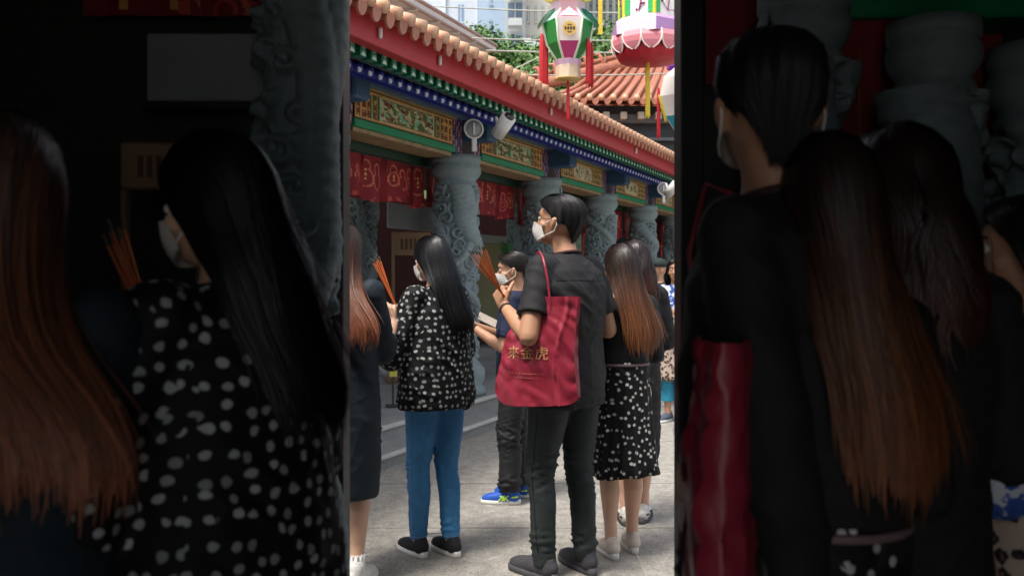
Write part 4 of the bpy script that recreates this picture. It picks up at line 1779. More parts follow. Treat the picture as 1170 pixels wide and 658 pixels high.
def shoe(P, key, parent, up, sole, L=.255, low=True, accent=None):
    an, d = P['an_' + key], P['d_' + key]
    n = V((d.y, -d.x, 0))
    M = Matrix(((n.x, d.x, 0, an.x), (n.y, d.y, 0, an.y), (0, 0, 1, 0), (0, 0, 0, 1)))
    b = MB()
    heel, toe = -.075, L - .075
    b.limb([(0, heel + .040, .055, .038), (0, .0, .052, .041), (0, .06, .048, .043), (0, toe - .055, .036, .036), (0, toe - .035, .034, .030)], 20)
    b.limb([(0, -.030, .05, .040), (0, -.02, .085 if low else .11, .038)], 18)
    b.limb([(0, .0, .075, .034), (0, .05, .062, .030)], 16)
    me = remeshed(b, .006, 3, lambda c, nn: .0012 * noise.noise(c * 60))
    me.transform(M)
    sh = mesh_obj('shoe', me, up, parent)
    b = MB()
    out = []
    for i in range(28):
        a = 2 * PI * i / 28
        y = heel + (toe - heel) * (.5 + .5 * math.cos(a))
        w_ = .043 - .006 * (1 + math.cos(a - PI)) + .0
        x = w_ * abs(math.sin(a)) ** .6 * (1 if math.sin(a) > 0 else -1)
        out.append((x, y))
    vs = [(x * .96, y, .001) for x, y in out] + [(x * 1.04, y * 1.01, .012) for x, y in out] + [(x * 1.02, y * 1.005, .030 + (.006 if y < 0 else 0)) for x, y in out]
    k = 28
    fs = [tuple(range(k)), tuple(range(3 * k - 1, 2 * k - 1, -1))]
    for r in range(2):
        fs += [(r * k + (i + 1) % k, r * k + i, (r + 1) * k + i, (r + 1) * k + (i + 1) % k) for i in range(k)]
    b.add(vs, fs, 0, None, True)
    b.xf(M).build('sole', sole, sh)
    # laces
    b = MB()
    for i in range(4):
        y = .035 + i * .02
        b.limb([(-.022, y, .083 - i * .008, .0028), (0, y + .004, .090 - i * .0085, .003), (.022, y, .083 - i * .008, .0028)], 6)
    if accent:
        for sx in (-1, 1):
            for q in (-.012, .012):
                b.limb([(sx * .041, .02 + q, .035, .0045), (sx * .041, .055 + q * .5, .060, .0045)], 6)
                b.limb([(sx * .041, .06 + q, .032, .0045), (sx * .039, .02 + q, .066, .0045)], 6)
            b.limb([(sx * .036, -.055, .06, .006), (sx * .040, -.02, .055, .006)], 6)
    b.xf(M).build('laces', accent or sole, sh)
    return sh


HP_LONG = [(1.728, 0, -.005, .004, .004), (1.722, 0, -.005, .034, .040), (1.705, 0, -.006, .058, .070), (1.675, 0, -.008, .078, .096), (1.63, 0, -.010, .088, .110), (1.58, 0, -.012, .090, .112), (1.52, 0, -.022, .088, .104),
           (1.46, 0, -.036, .094, .096), (1.38, 0, -.062, .108, .092), (1.28, 0, -.080, .112, .085), (1.18, 0, -.088, .105, .078), (1.05, 0, -.090, .090, .068), (.95, 0, -.09, .075, .06)]


HP_SLIM = HP_LONG[:8] + [(1.38, 0, -.062, .098, .088), (1.28, 0, -.080, .092, .080), (1.18, 0, -.088, .082, .070), (1.05, 0, -.090, .07, .06), (.95, 0, -.09, .06, .05)]


def prof_at(pr, z):
    if z >= pr[0][0]:
        return pr[0][1:]
    for a, b in zip(pr, pr[1:]):
        if z >= b[0]:
            t = (a[0] - z) / (a[0] - b[0])
            return tuple(a[i] + (b[i] - a[i]) * t for i in range(1, 5))
    return pr[-1][1:]


def lin(tab, x):
    if x >= tab[0][0]:
        return tab[0][1]
    for a, b in zip(tab, tab[1:]):
        if x >= b[0]:
            return a[1] + (b[1] - a[1]) * (a[0] - x) / (a[0] - b[0])
    return tab[-1][1]


AF_LONG = [(1.70, 0), (1.69, .15), (1.66, .75), (1.62, 1.15), (1.56, 1.35), (1.50, 1.5), (1.44, 1.75), (1.35, 1.95), (1.2, 2.0)]
AF_SHORT = [(1.705, 0), (1.695, .35), (1.67, .85), (1.63, 1.25), (1.60, 1.45), (1.56, 1.9), (1.50, 2.2)]


def hair(P, parent, m, prof=HP_LONG, af=AF_LONG, zend=lambda q: 1.12, n=2200, w=.0040, tipz=(1.5, 1.15), wave=0, seed=0, shift=None, seg=18, under=.94, lock=.045):
    """q: 0 at the face edge, 1 at the back of the head"""
    r = random.Random(seed)
    b = MB()
    MH = P['MH']

    def pt(q, sgn, z, d):
        cx, cy, rx, ry = prof_at(prof, z)
        f = lin(af, z)
        a = f + (PI - f) * q
        lk = 1 + lock * noise.noise(V((sgn * a * 5 + seed, z * 1.6, seed)))
        if wave:
            a += wave * math.sin(z * 34 + q * 9 + seed) * .25
            lk += wave * .12 * math.sin(z * 40 + a * 5)
        p = V((cx + sgn * rx * d * lk * math.sin(a), cy + ry * d * lk * math.cos(a), z))
        if shift:
            k = sstep(1.5 - z, 0, .3)
            p += V(shift) * k
        wgt = sstep(z, 1.36, 1.50)
        ph = MH @ p
        return p.lerp(ph, wgt)
    ztop = prof[0][0]
    # inner mass
    for sgn in (-1, 1):
        G = []
        nq, nz = 26, 34
        for i in range(nq + 1):
            q = i / nq
            ze = zend(q) + .03
            G.append([pt(q, sgn, ztop - (ztop - ze) * (k / nz) ** 1.6, under) for k in range(nz + 1)])
        vs = [p for row in G for p in row]
        ins = []
        for row in G:
            c = V((0, -.02, 0))
            for p in row:
                ins.append(V((p.x * .9, (p.y + .02) * .9 - .02, p.z)))
        o = len(vs)
        fs = []
        for i in range(nq):
            for k in range(nz):
                a = i * (nz + 1) + k
                fs.append((a, a + 1, a + nz + 2, a + nz + 1))
                fs.append((o + a + nz + 1, o + a + nz + 2, o + a + 1, o + a))
        for k in range(nz):
            for i in (0, nq):
                a = i * (nz + 1) + k
                fs.append((a, o + a, o + a + 1, a + 1))
        for i in range(nq):
            a = i * (nz + 1) + nz
            fs.append((a, a + nz + 1, o + a + nz + 1, o + a))
        cols = []
        b.add(vs + ins, fs, 0, None, True)
        for j in range(len(fs)):
            zc = (vs + ins)[fs[j][0]].z
            b.c[-len(fs) + j] = (.28, max(0, min(1, (tipz[0] - zc) / (tipz[0] - tipz[1]))), 0, 1)
    for i in range(n):
        q = r.random() ** .85
        sgn = r.choice((-1, 1))
        long_ = prof[-1][0] < 1.45
        ze = zend(q) + r.gauss(0, .028 if long_ else .010) - (.06 * max(0, noise.noise(V((q * 14, sgn * 5, seed)))) if long_ else .008)
        fly = r.gauss(0, 1) * (.035 if (long_ and r.random() < .07) else (.006 if long_ else .002))
        if r.random() < .12:
            ze += r.random() * .15
        d0 = r.uniform(.955, 1.03)
        tone = max(0, min(1, .45 + .25 * noise.noise(V((q * 9, sgn * 3, seed))) + r.gauss(0, .17)))
        pts = []
        wob = r.uniform(-.012, .012)
        for k in range(seg + 1):
            t = (k / seg) ** 1.5
            z = ztop - (ztop - ze) * t
            qq = min(1, max(0, q + wob * math.sin(t * 5 + i)))
            pp = pt(qq, sgn, z, d0 + .02 * t * r.random())
            pts.append(pp + V((fly * t * t, -abs(fly) * .4 * t * t, 0)))
        ww = w * r.uniform(.45, 1.15) * (.5 if abs(fly) > .02 else 1)
        vs = []
        for k, p in enumerate(pts):
            t = (pts[min(k + 1, seg)] - pts[max(k - 1, 0)]).normalized()
            out = V((p.x, p.y + .02, .0))
            if out.length < 1e-4:
                out = V((0, 0, 1))
            sd = t.cross(out.normalized())
            if sd.length < 1e-4:
                sd = V((1, 0, 0))
            sd.normalize()
            kk = ww * (.5 if k == 0 else (.35 if k == seg else 1)) * .5
            up = sd.cross(t).normalized() * kk * .7
            vs += [p - sd * kk, p + up, p + sd * kk]
        for k in range(seg):
            a = k * 3
            zc = pts[k].z
            g = max(0, min(1, (tipz[0] - zc) / (tipz[0] - tipz[1]) + (tone - .45) * .5))
            c = (tone, g, 0, 1)
            b.f += [(len(b.v) + a, len(b.v) + a + 1, len(b.v) + a + 4, len(b.v) + a + 3), (len(b.v) + a + 1, len(b.v) + a + 2, len(b.v) + a + 5, len(b.v) + a + 4)]
            b.mi += [0, 0]
            b.c += [c, c]
            b.sm += [True, True]
        b.v += vs
    return b.build('hair', m, parent)


def face_mask(P, parent, m):
    b = MB()
    vs = []
    nu, nv = 20, 12
    for j in range(nv + 1):
        z = 1.503 + .092 * j / nv
        for i in range(nu + 1):
            a = (-1 + 2 * i / nu)
            ang = a * 1.15
            wz = 1 - .35 * abs(2 * (j / nv) - .9) ** 2 * abs(a)
            zz_ = 1.548 + (z - 1.548) * (1 - .45 * abs(a) ** 2)
            bul = .016 * (1 - a * a) * math.sin(PI * j / nv) + .006
            ry = .092 + bul
            p = V(((.071 + .004) * math.sin(ang), .022 + ry * math.cos(ang) - .018 * (1 - j / nv) * 1, zz_))
            p.y += .001 * math.sin(j * 2.6)
            vs.append(p)
    inn = [V((p.x * .96, p.y - .004, p.z)) for p in vs]
    o = len(vs)
    fs = []
    for j in range(nv):
        for i in range(nu):
            a = j * (nu + 1) + i
            fs += [(a, a + 1, a + nu + 2, a + nu + 1), (o + a + nu + 1, o + a + nu + 2, o + a + 1, o + a)]
    b.add(vs + inn, fs, 0, None, True)
    for s in (-1, 1):
        for z0, z1 in ((1.577, 1.612), (1.524, 1.552)):
            b.limb([(s * .067, .055, z0, .0022), (s * .078, .020, (z0 + z1) / 2, .0022), (s * .083, -.012, z1, .0022)], 6)
        b.limb([(s * .083, -.012, 1.612, .0022), (s * .084, -.024, 1.58, .0022), (s * .083, -.012, 1.552, .0022)], 6)
    b.xf(P['MH'])
    return b.build('face_mask', m, parent)


def eyes(P, parent):
    MH = P['MH']
    for s in (-1, 1):
        b = MB()
        b.ell((s * .031, .079, 1.607), (.0125, .0125, .0125), n=14, m=10)
        e = b.xf(MH).build('eye', mat('eye_white', '#cfc8c0', .25), parent)
        b = MB()
        b.ell((s * .0315, .0885, 1.607), (.0058, .0045, .0058), n=12, m=8)
        b.xf(MH).build('iris', mat('eye_dark', '#1c120c', .2), e)
        b = MB()
        b.limb([(s * .014, .096, 1.629, .0032), (s * .033, .094, 1.635, .0036), (s * .051, .079, 1.630, .0024)], 6)
        b.xf(MH).build('eyebrow', mat('brow_hair', '#1b1512', .6), parent)


def glasses(P, parent):
    b = MB()
    for s in (-1, 1):
        k = 20
        for i in range(k):
            a, c = 2 * PI * i / k, 2 * PI * (i + 1) / k
            b.limb([(s * .034 + .024 * math.cos(a), .112 - .006 * abs(math.cos(a)), 1.603 + .019 * math.sin(a), .0019), (s * .034 + .024 * math.cos(c), .112 - .006 * abs(math.cos(c)), 1.603 + .019 * math.sin(c), .0019)], 6)
        b.limb([(s * .058, .106, 1.607, .0018), (s * .079, .05, 1.607, .0018), (s * .083, -.008, 1.604, .0018)], 6)
    b.limb([(-.010, .113, 1.606, .0018), (.010, .113, 1.606, .0018)], 6)
    return b.xf(P['MH']).build('glasses', mat('glasses_dark', '#2b2624', .3), parent)


def on_surface(ob):
    from mathutils.bvhtree import BVHTree
    me = ob.data
    return BVHTree.FromPolygons([v.co for v in me.vertices], [tuple(p.vertices) for p in me.polygons])


def seam(ob, pts, m, r=.0016, name='seam', lift=.0008):
    """a stitched line: pts = [(origin, direction)] cast from inside on to the cloth"""
    t = on_surface(ob)
    path = []
    for o, d in pts:
        d = V(d).normalized()
        h = t.ray_cast(V(o) + d * .6, -d)
        if h[0] is not None:
            path.append(h[0] + d * lift)
    if len(path) < 3:
        return None
    b = MB()
    b.limb([(*p, r) for p in path], 5)
    return b.build(name, m, ob)


def pocket(ob, cx, z, d, w, h, m, name='pocket'):
    t = on_surface(ob)
    d = V(d).normalized()
    s = V((d.y, -d.x, 0))
    b = MB()
    g = []
    for j in range(9):
        for i in range(9):
            u, v = (i / 8 - .5) * w, (j / 8 - .5) * h
            if j == 0:
                v += abs(i / 8 - .5) * .03
            o = V((cx, 0, z)) + s * u + V((0, 0, v))
            hit = t.ray_cast(o + d * .6, -d)
            if hit[0] is None:
                return
            g.append(hit[0] + d * (.0030 if 0 < i < 8 and 0 < j < 8 else .0006))
    b.add(g, [(j * 9 + i, j * 9 + i + 1, j * 9 + i + 10, j * 9 + i + 9) for j in range(8) for i in range(8)], 0, None, True)
    b.build(name, m, ob)


def finish(e, H):
    k = H / 1.70
    for c in [c for c in COL.objects if c.parent == e]:
        stk = [c]
        while stk:
            o = stk.pop()
            if not o.data.get('scaled'):
                o.data.transform(Matrix.Scale(k, 4))
                o.data['scaled'] = 1
            stk += [q for q in COL.objects if q.parent == o]
    return e


def person(loc, ang, H, P, lbl, sk, group=None, vox=.0062):
    e = empty('person', loc, math.radians(ang - 90), lbl, 'person', group)
    me = remeshed(body_mb(P), vox, 3)
    mesh_obj('body', me, sk, e)
    eyes(P, e)
    return e


GW = 'worshippers waiting in the court'
GN = 'people close by in the added dim gate hall'
DOWN = dict(elL=(-.235, -.04, 1.10), wrL=(-.24, .05, .86), hdL=((0, .12, -1), (1, 0, 0), (0, 1, 0)), elR=(.235, -.04, 1.10), wrR=(.24, .05, .86), hdR=((0, .12, -1), (-1, 0, 0), (0, 1, 0)))
FWD = dict(elL=(-.225, .02, 1.10), wrL=(-.07, .27, 1.17), hdL=((.35, .9, .3), (1, -.2, 0), (0, -.2, 1)), elR=(.225, .02, 1.10), wrR=(.05, .27, 1.17), hdR=((-.3, .9, .3), (-1, -.2, 0), (0, -.2, 1)), curlL=.95, curlR=.95)
sk_a = skin('light', '#d2a78e')
sk_b = skin('tan', '#b98a6c')
white_sole = mat('sole_white', '#d8d6d2', .55, .06, 12)
black_up = mat('shoe_black', '#15161a', .7, .2, 12, .5, 180, .002)

# ---------------------------------------------------------------- woman in dotted blouse
P2 = dict(FWD, ftL=(-.065, .07), ftR=(.065, -.05), faL=.1, faR=.15, hyaw=math.radians(4), hpitch=math.radians(-14))
P2.update(elL=(-.27, .03, 1.09), wrL=(-.14, .27, 1.08))
w2 = person((at(497, 0, 4.386).x, 4.386, 0), 136, 1.58, P2, 'black-haired woman in white-dotted black blouse and blue jeans, standing in the sunlit court', sk_a, GW)
dots = dots_mat('dotted_blouse', hx('#0b0b0f'), hx('#aaaeac'), 31.0, .205, 1.3, .62)
torso_cloth(P2, [(.805, 0, -.01, .232, .170), (.83, 0, -.01, .236, .175), (.95, 0, -.01, .228, .170), (1.08, 0, -.004, .218, .165), (1.2, 0, -.005, .202, .155), (1.32, 0, -.012, .186, .128), (1.39, 0, -.015, .150, .090), (1.435, 0, -.014, .085, .068), (1.45, 0, -.012, .066, .056)], 1.85, dots, w2, 'blouse', .070, .078, .008, .009, 2)
denim = mat('denim', '#3878ab', .8, .30, 6, .35, 300, .002, stretch=(1, 1, .4))
trousers(P2, denim, w2, (.098, .084, .062, .060, .046), .98, .095, .0055, 'jeans', 1.0, 3)
thread = mat('denim_thread', '#7f8f9c', .8)
jn = [c for c in COL.objects if c.parent == w2 and c.name.startswith('jeans')][0]
for sg, kk in ((-1, 'L'), (1, 'R')):
    pocket(jn, sg * .085, .90, (0, -1, 0), .115, .12, denim)
    kn, an = P2['kn_' + kk], P2['an_' + kk]
    seam(jn, [(V((sg * .088, -.01, .89)).lerp(kn, t / 12), (sg, -.15, 0)) for t in range(13)] + [(kn.lerp(an, t / 9), (sg, -.15, 0)) for t in range(1, 9)], thread)
    seam(jn, [(V((an.x, an.y, .112)), (math.cos(a), math.sin(a), 0)) for a in [2 * PI * i / 24 for i in range(25)]], thread, .0014)
seam(jn, [(V((0, -.01, .84 + .012 * i)), (0, -1, 0)) for i in range(10)], thread)
for k in 'LR':
    shoe(P2, k, w2, black_up, white_sole, .262)
hb = hair_mat('black_hair', hx('#0b0b0e'), hx('#0d0c0f'), 1.5, 1.1, .40)
hair(P2, w2, hb, zend=lambda q: 1.27 - .02 * (1 - q), n=3000, seed=3, shift=(.055, -.035, 0), w=.005, prof=HP_SLIM)
mk_w = mat('mask_white', '#e2ded8', .7, .04, 20, .2, 200)
face_mask(P2, w2, mk_w)
b = MB()
b.ell((-.082, -.004, 1.556), (.006, .006, .006), n=10, m=8)
b.xf(P2['MH']).build('earring', mat('silver', '#c8c8cc', .2, metal=1), w2)
finish(w2, 1.58)

# ---------------------------------------------------------------- main man
k = 1.757 / 1.70
P4 = dict(DOWN, ftL=(-.10, .04), ftR=(.10, -.03), faL=-.05, faR=.25, knL=.03, hyaw=math.radians(20), hpitch=math.radians(3), fat=1.10, shw=1.08, hfwd=.03)
P4.update(elL=(-.285, -.055, 1.095), wrL=(-.215, .17, 1.215), hdL=((.10, .55, .85), (1, .1, .1), (0, -1, .4)), curlL=1.4,
          elR=(.27, -.03, 1.10), wrR=(.16, .20, 1.17), hdR=((-.5, .8, .3), (-1, -.4, 0), (0, -.2, 1)), curlR=.9)
w4 = person((at(645, 0, 4.1).x, 4.1, 0), 134, 1.757, P4, 'man in black shirt, glasses and white mask, central in the sunlit court', sk_b, GW, .0055)
blk = mat('black_cotton', '#141317', .8, .22, 5, .3, 220, .002)
torso_cloth(P4, [(.775, 0, -.008, .205, .148), (.80, 0, -.008, .208, .150), (.9, 0, -.01, .205, .150), (1.05, 0, -.002, .200, .150), (1.2, 0, -.01, .208, .152), (1.31, 0, -.016, .212, .140), (1.375, 0, -.020, .182, .110), (1.415, 0, -.018, .125, .082), (1.445, 0, -.014, .076, .066), (1.46, 0, -.012, .062, .058)], .70, blk, w4, 'shirt', .066, .072, .007, .008, 7)
b = MB()
for i in range(28):
    a, c = 2 * PI * i / 28, 2 * PI * (i + 1) / 28
    b.limb([(.064 * math.sin(a), -.014 + .060 * math.cos(a), 1.452 + .012 * -math.cos(a), .0075), (.064 * math.sin(c), -.014 + .060 * math.cos(c), 1.452 + .012 * -math.cos(c), .0075)], 8)
b.build('collar', mat('collar_dark', '#3a1d20', .8), w4)
dkg = mat('dark_trouser', '#222a2a', .75, .2, 5, .3, 220, .002)
trousers(P4, dkg, w4, (.106, .086, .064, .060, .050), 1.0, .06, .0062, 'trousers', 1.1, 5)
tr = [c for c in COL.objects if c.parent == w4 and c.name.startswith('trousers')][0]
dth = mat('dark_seam', '#0e1214', .8)
for sg, kk in ((-1, 'L'), (1, 'R')):
    kn, an = P4['kn_' + kk], P4['an_' + kk]
    seam(tr, [(V((sg * .088, -.01, .89)).lerp(kn, t / 12), (sg, -.25, 0)) for t in range(13)] + [(kn.lerp(an, t / 9), (sg, -.25, 0)) for t in range(1, 9)], dth, .002)
sh_ = [c for c in COL.objects if c.parent == w4 and c.name.startswith('shirt')][0]
seam(sh_, [(V((0, -.01, .80)), (math.sin(a), math.cos(a), 0)) for a in [2 * PI * i / 40 for i in range(41)]], dth, .0018)
seam(sh_, [(V((-.16 + .32 * i / 20, -.0, 1.335)), (0, -1, 0)) for i in range(21)], dth, .0016)
gy_up = mat('shoe_grey', '#3c3b40', .8, .2, 14, .5, 150, .002)
for kk in 'LR':
    shoe(P4, kk, w4, gy_up, mat('sole_dark', '#4a4a4e', .7), .285)
HP_SHORT = [(1.724, 0, .0, .004, .004), (1.720, 0, -.002, .034, .042), (1.706, 0, -.004, .060, .076), (1.68, 0, -.008, .080, .103), (1.64, 0, -.012, .084, .110), (1.59, 0, -.012, .078, .098), (1.55, 0, -.010, .066, .080), (1.50, 0, -.010, .052, .060)]
hm = hair_mat('man_hair', hx('#121012'), hx('#151214'), 1.6, 1.5, .55)
hair(P4, w4, hm, HP_SHORT, AF_SHORT, lambda q: 1.61 - .085 * sstep(q, .2, .7), n=4400, w=.0032, seed=5, seg=9, lock=.14)
face_mask(P4, w4, mk_w)
glasses(P4, w4)
# black wrist band
wr, el = V(P4['wrL']), V(P4['elL'])
d = (el - wr).normalized()
b = MB()
b.limb([(*(wr + d * .012), .0285), (*(wr + d * .026), .0295)], 20, 0, None, True, None, False)
b.build('wrist_band', mat('band_black', '#141416', .6), w4)
finish(w4, 1.757)

# ---------------------------------------------------------------- smaller worshipper with phone
P3 = dict(FWD, ftL=(-.09, .03), ftR=(.10, -.02), faL=-.02, faR=.15, hyaw=math.radians(8), hpitch=math.radians(-10), fat=1.0)
kq = 1.53 / 1.70
P3.update(elL=(-.225, .05, 1.075), wrL=(-.17, .27, 1.215), hdL=((.35, .9, .25), (.9, -.3, .3), (0, -.3, 1)), elR=(.22, .04, 1.09), wrR=(.0, .28, 1.21), hdR=((-.35, .9, .25), (-.9, -.3, .3), (0, -.3, 1)))
w3 = person((at(588, 0, 5.45).x, 5.45, 0), 172, 1.53, P3, 'short worshipper in navy polo and blue trainers, holding a booklet', sk_b, GW)
navy = mat('navy_polo', '#0f1a38', .8, .15, 6, .3, 220, .002)
torso_cloth(P3, [(.86, 0, -.008, .175, .135), (.95, 0, -.01, .18, .138), (1.1, 0, -.002, .17, .13), (1.25, 0, -.01, .182, .132), (1.35, 0, -.016, .18, .115), (1.40, 0, -.018, .15, .09), (1.44, 0, -.016, .085, .065), (1.455, 0, -.012, .06, .054)], .8, navy, w3, 'polo_shirt', .070, .066, .006, .010, 4)
trousers(P3, mat('black_trouser', '#16181b', .75, .2, 5, .3, 200, .002), w3, (.105, .092, .080, .078, .070), 1.0, .09, .011, 'trousers', 1.0, 9)
blue_up = mat('shoe_blue', '#1450b0', .6, .2, 14, .4, 150, .002)
lime = mat('shoe_lime', '#b7e23a', .5, .1, 10)
for kk in 'LR':
    shoe(P3, kk, w3, blue_up, white_sole, .275, accent=lime)
hair(P3, w3, hair_mat('thin_hair', hx('#1d1613'), hx('#2a211c'), 1.6, 1.5, .5), HP_SHORT, AF_SHORT, lambda q: 1.60 - .05 * sstep(q, .15, .7), n=2200, w=.0035, seed=15, seg=8, lock=.12)
face_mask(P3, w3, mk_w)
wr, el = V(P3['wrL']), V(P3['elL'])
d = (el - wr).normalized()
b = MB()
b.limb([(*(wr + d * .015), .028), (*(wr + d * .032), .029)], 18, 0, None, True, None, False)
b.build('watch', mat('watch_dark', '#2a2522', .4), w3)
finish(w3, 1.53)

# ---------------------------------------------------------------- girl with long brown hair, left edge
P1 = dict(FWD, ftL=(-.075, .03), ftR=(.085, -.02), faL=-.1, faR=.1, hyaw=math.radians(12), hpitch=math.radians(-6), fat=.95)
P1.update(elR=(.165, .09, 1.10), wrR=(.145, .27, 1.23), hdR=((-.1, .65, .75), (-1, .1, 0), (0, -1, .6)), curlR=1.1)
w1 = person((at(392, 0, 4.0).x, 4.0, 0), 74, 1.62, P1, 'girl in navy dress and white socks with long brown hair, at the doorway left edge', sk_a, GW)
nv = mat('navy_dress', '#0b1e28', .75, .2, 3, .3, 200, .002)
torso_cloth(P1, [(.415, 0, 0, .165, .140), (.43, 0, 0, .172, .148), (.6, 0, 0, .185, .158), (.85, 0, -.008, .19, .158), (1.0, 0, -.01, .178, .145), (1.15, 0, -.004, .172, .134), (1.28, 0, -.01, .178, .13), (1.37, 0, -.016, .162, .10), (1.425, 0, -.016, .09, .068), (1.445, 0, -.012, .062, .054)], 1.45, nv, w1, 'dress', .068, .064, .006, .010, 14)
for kk in 'LR':
    b = MB()
    an = P1['an_' + kk]
    kn = P1['kn_' + kk]
    tp = an.lerp(kn, .16)
    b.limb([(an.x, an.y, .05, .038), (*an, .040), (*tp, .0405)], 20, 0, None, True, None, False)
    for i in range(12):
        a = 2 * PI * i / 12
        b.limb([(tp.x + .038 * math.cos(a), tp.y + .038 * math.sin(a), tp.z - .02, .0045), (tp.x + .040 * math.cos(a), tp.y + .040 * math.sin(a), tp.z + .003, .006)], 6)
    b.build('sock', mat('sock_white', '#d9d8d6', .85, .05, 30, .4, 160), w1)
for kk in 'LR':
    shoe(P1, kk, w1, mat('shoe_white', '#cfccc8', .6), white_sole, .245)
hbr = hair_mat('brown_hair', hx('#3b2a22'), hx('#8a5136'), 1.62, 1.2, .45)
hair(P1, w1, hbr, zend=lambda q: 1.24 - .05 * (1 - q), n=2600, seed=8, tipz=(1.66, 1.22), shift=(.15, -.03, 0), w=.005)
b = MB()
b.limb([(-.02, -.17, .98, .035), (.06, -.175, .98, .035)], 12, 0, None, True, (V((0, 1, 0)), .45))
pb = b.build('belt_pouch', mat('pouch_black', '#101012', .35, .1, 6), w1)
b = MB()
b.limb([(.035, -.195, .965, .006), (.055, -.195, .995, .006)], 8)
b.build('buckle', mat('silver', '#c8c8cc', .2), pb)
finish(w1, 1.62)

# ---------------------------------------------------------------- girl in dotted skirt
P5 = dict(FWD, ftL=(-.075, .0), ftR=(.085, .05), faL=.1, faR=.25, hyaw=math.radians(4), hpitch=math.radians(-8), fat=.96)
w5 = person((at(711, 0, 4.40).x, 4.40, 0), 112, 1.54, P5, 'girl in black top and dotted skirt in the sunlit court, right of the masked man', sk_a, GW)
bt = mat('black_top', '#101013', .8, .2, 5, .3, 200, .002)
torso_cloth(P5, [(1.0, 0, -.006, .150, .118), (1.03, 0, -.006, .152, .120), (1.15, 0, -.004, .155, .122), (1.28, 0, -.01, .168, .122), (1.37, 0, -.016, .152, .095), (1.425, 0, -.016, .085, .064), (1.445, 0, -.012, .060, .052)], 1.6, bt, w5, 'top', .062, .054, .006, .010, 24)


def skirt(parent, m, z0, z1, w0, w1, seed, nf=9, name='skirt'):
    b = MB()
    sl = []
    for i in range(15):
        t = i / 14
        z = z1 + (z0 - z1) * t
        wv = w1 + (w0 - w1) * t ** .8
        if t > .93:
            wv *= .99
        sl.append((z, 0, -.008, wv, wv * .82))

    def fn(a, z):
        t = (z0 - z) / (z0 - z1)
        return 1 + t * (.055 * math.sin(a * nf + seed + 1.2 * math.sin(a * 2 + seed)) + .03 * math.sin(a * (nf * 2 + 1) + z * 5))
    b.stack(sl, 144, fn=fn)
    b.f = b.f[:-2]
    b.mi, b.c, b.sm = b.mi[:-2], b.c[:-2], b.sm[:-2]
    # inner face just inside, closed along the hem
    o = len(b.v)
    b.v += [V((p.x * .985, p.y * .985, p.z)) for p in b.v]
    b.f += [tuple(i + o for i in reversed(q)) for q in b.f]
    k = 144
    b.f += [((i + 1) % k, i, o + i, o + (i + 1) % k)[::-1] for i in range(k)]
    n = len(b.f)
    b.mi, b.c, b.sm = [0] * n, [None] * n, [True] * n
    for v in b.v:
        v.z += .008 * math.sin(math.atan2(v.x, v.y) * nf * .5 + seed) * (z0 - v.z) / (z0 - z1)
    return b.build(name, m, parent)


sd = dots_mat('dotted_skirt', hx('#0d0d10'), hx('#d2d2cc'), 27.0, .17, 5.1, 1.0)
skirt(w5, sd, 1.075, .455, .142, .205, 2)
b = MB()
for i in range(32):
    a, c = 2 * PI * i / 32, 2 * PI * (i + 1) / 32
    b.limb([(.147 * math.sin(a), -.008 + .120 * math.cos(a), 1.06, .008), (.147 * math.sin(c), -.008 + .120 * math.cos(c), 1.06, .008)], 6)
b.build('belt', mat('belt_mauve', '#7d6468', .6), w5)
cream_up = mat('shoe_cream', '#cfc2b4', .65, .08, 12, .3, 160)
for kk in 'LR':
    shoe(P5, kk, w5, cream_up, white_sole, .24)
hbo = hair_mat('ombre_hair', hx('#241915'), hx('#84502f'), 1.5, 1.1, .42)
hair(P5, w5, hbo, zend=lambda q: 1.215 - .03 * q, n=2800, seed=21, tipz=(1.60, 1.16), shift=(.045, -.02, 0), w=.005)
# small black shoulder bag on her left side
b = MB()
b.limb([(-.19, -.06, .99, .05), (-.19, -.06, 1.17, .045)], 16, 0, None, True, (V((1, .3, 0)).normalized(), .5))
b.limb([(-.19, -.07, 1.20, .007), (-.17, -.11, 1.32, .007), (-.13, -.06, 1.42, .007), (-.12, .02, 1.43, .007)], 8)
b.build('shoulder_bag', mat('bag_black', '#121214', .45, .1, 6), w5)
finish(w5, 1.54)

# ---------------------------------------------------------------- girl with shoulder length hair
P6 = dict(FWD, ftL=(-.06, .0), ftR=(.07, .04), faL=.2, faR=.6, hyaw=math.radians(-6), hpitch=math.radians(-5), fat=.95)
w6 = person((at(725, 0, 4.95).x, 4.95, 0), 104, 1.58, P6, 'girl in long black cardigan with auburn hair, behind the dotted skirt in the court', sk_a, GW)
ck = mat('dark_cardigan', '#141518', .85, .2, 5, .4, 160, .003)
torso_cloth(P6, [(.40, 0, -.02, .14, .10), (.42, 0, -.02, .145, .105), (.6, 0, -.02, .155, .118), (.85, 0, -.01, .160, .130), (1.0, 0, -.01, .155, .125), (1.15, 0, -.004, .158, .124), (1.28, 0, -.01, .170, .124), (1.37, 0, -.016, .155, .098), (1.425, 0, -.016, .088, .066), (1.445, 0, -.012, .062, .054)], 1.7, ck, w6, 'cardigan', .064, .056, .008, .010, 34)
for kk in 'LR':
    shoe(P6, kk, w6, mat('shoe_white', '#cfccc8', .6), mat('sole_dark', '#4a4a4e', .7), .24, accent=mat('stripe_dark', '#25252a', .6))
HP_BOB = [(1.730, 0, -.005, .004, .004), (1.724, 0, -.005, .036, .042), (1.706, 0, -.006, .062, .074), (1.675, 0, -.008, .082, .100), (1.63, 0, -.010, .094, .114), (1.58, 0, -.014, .102, .118), (1.52, 0, -.022, .110, .118), (1.46, 0, -.034, .118, .112), (1.40, 0, -.046, .120, .104), (1.34, 0, -.05, .11, .095)]
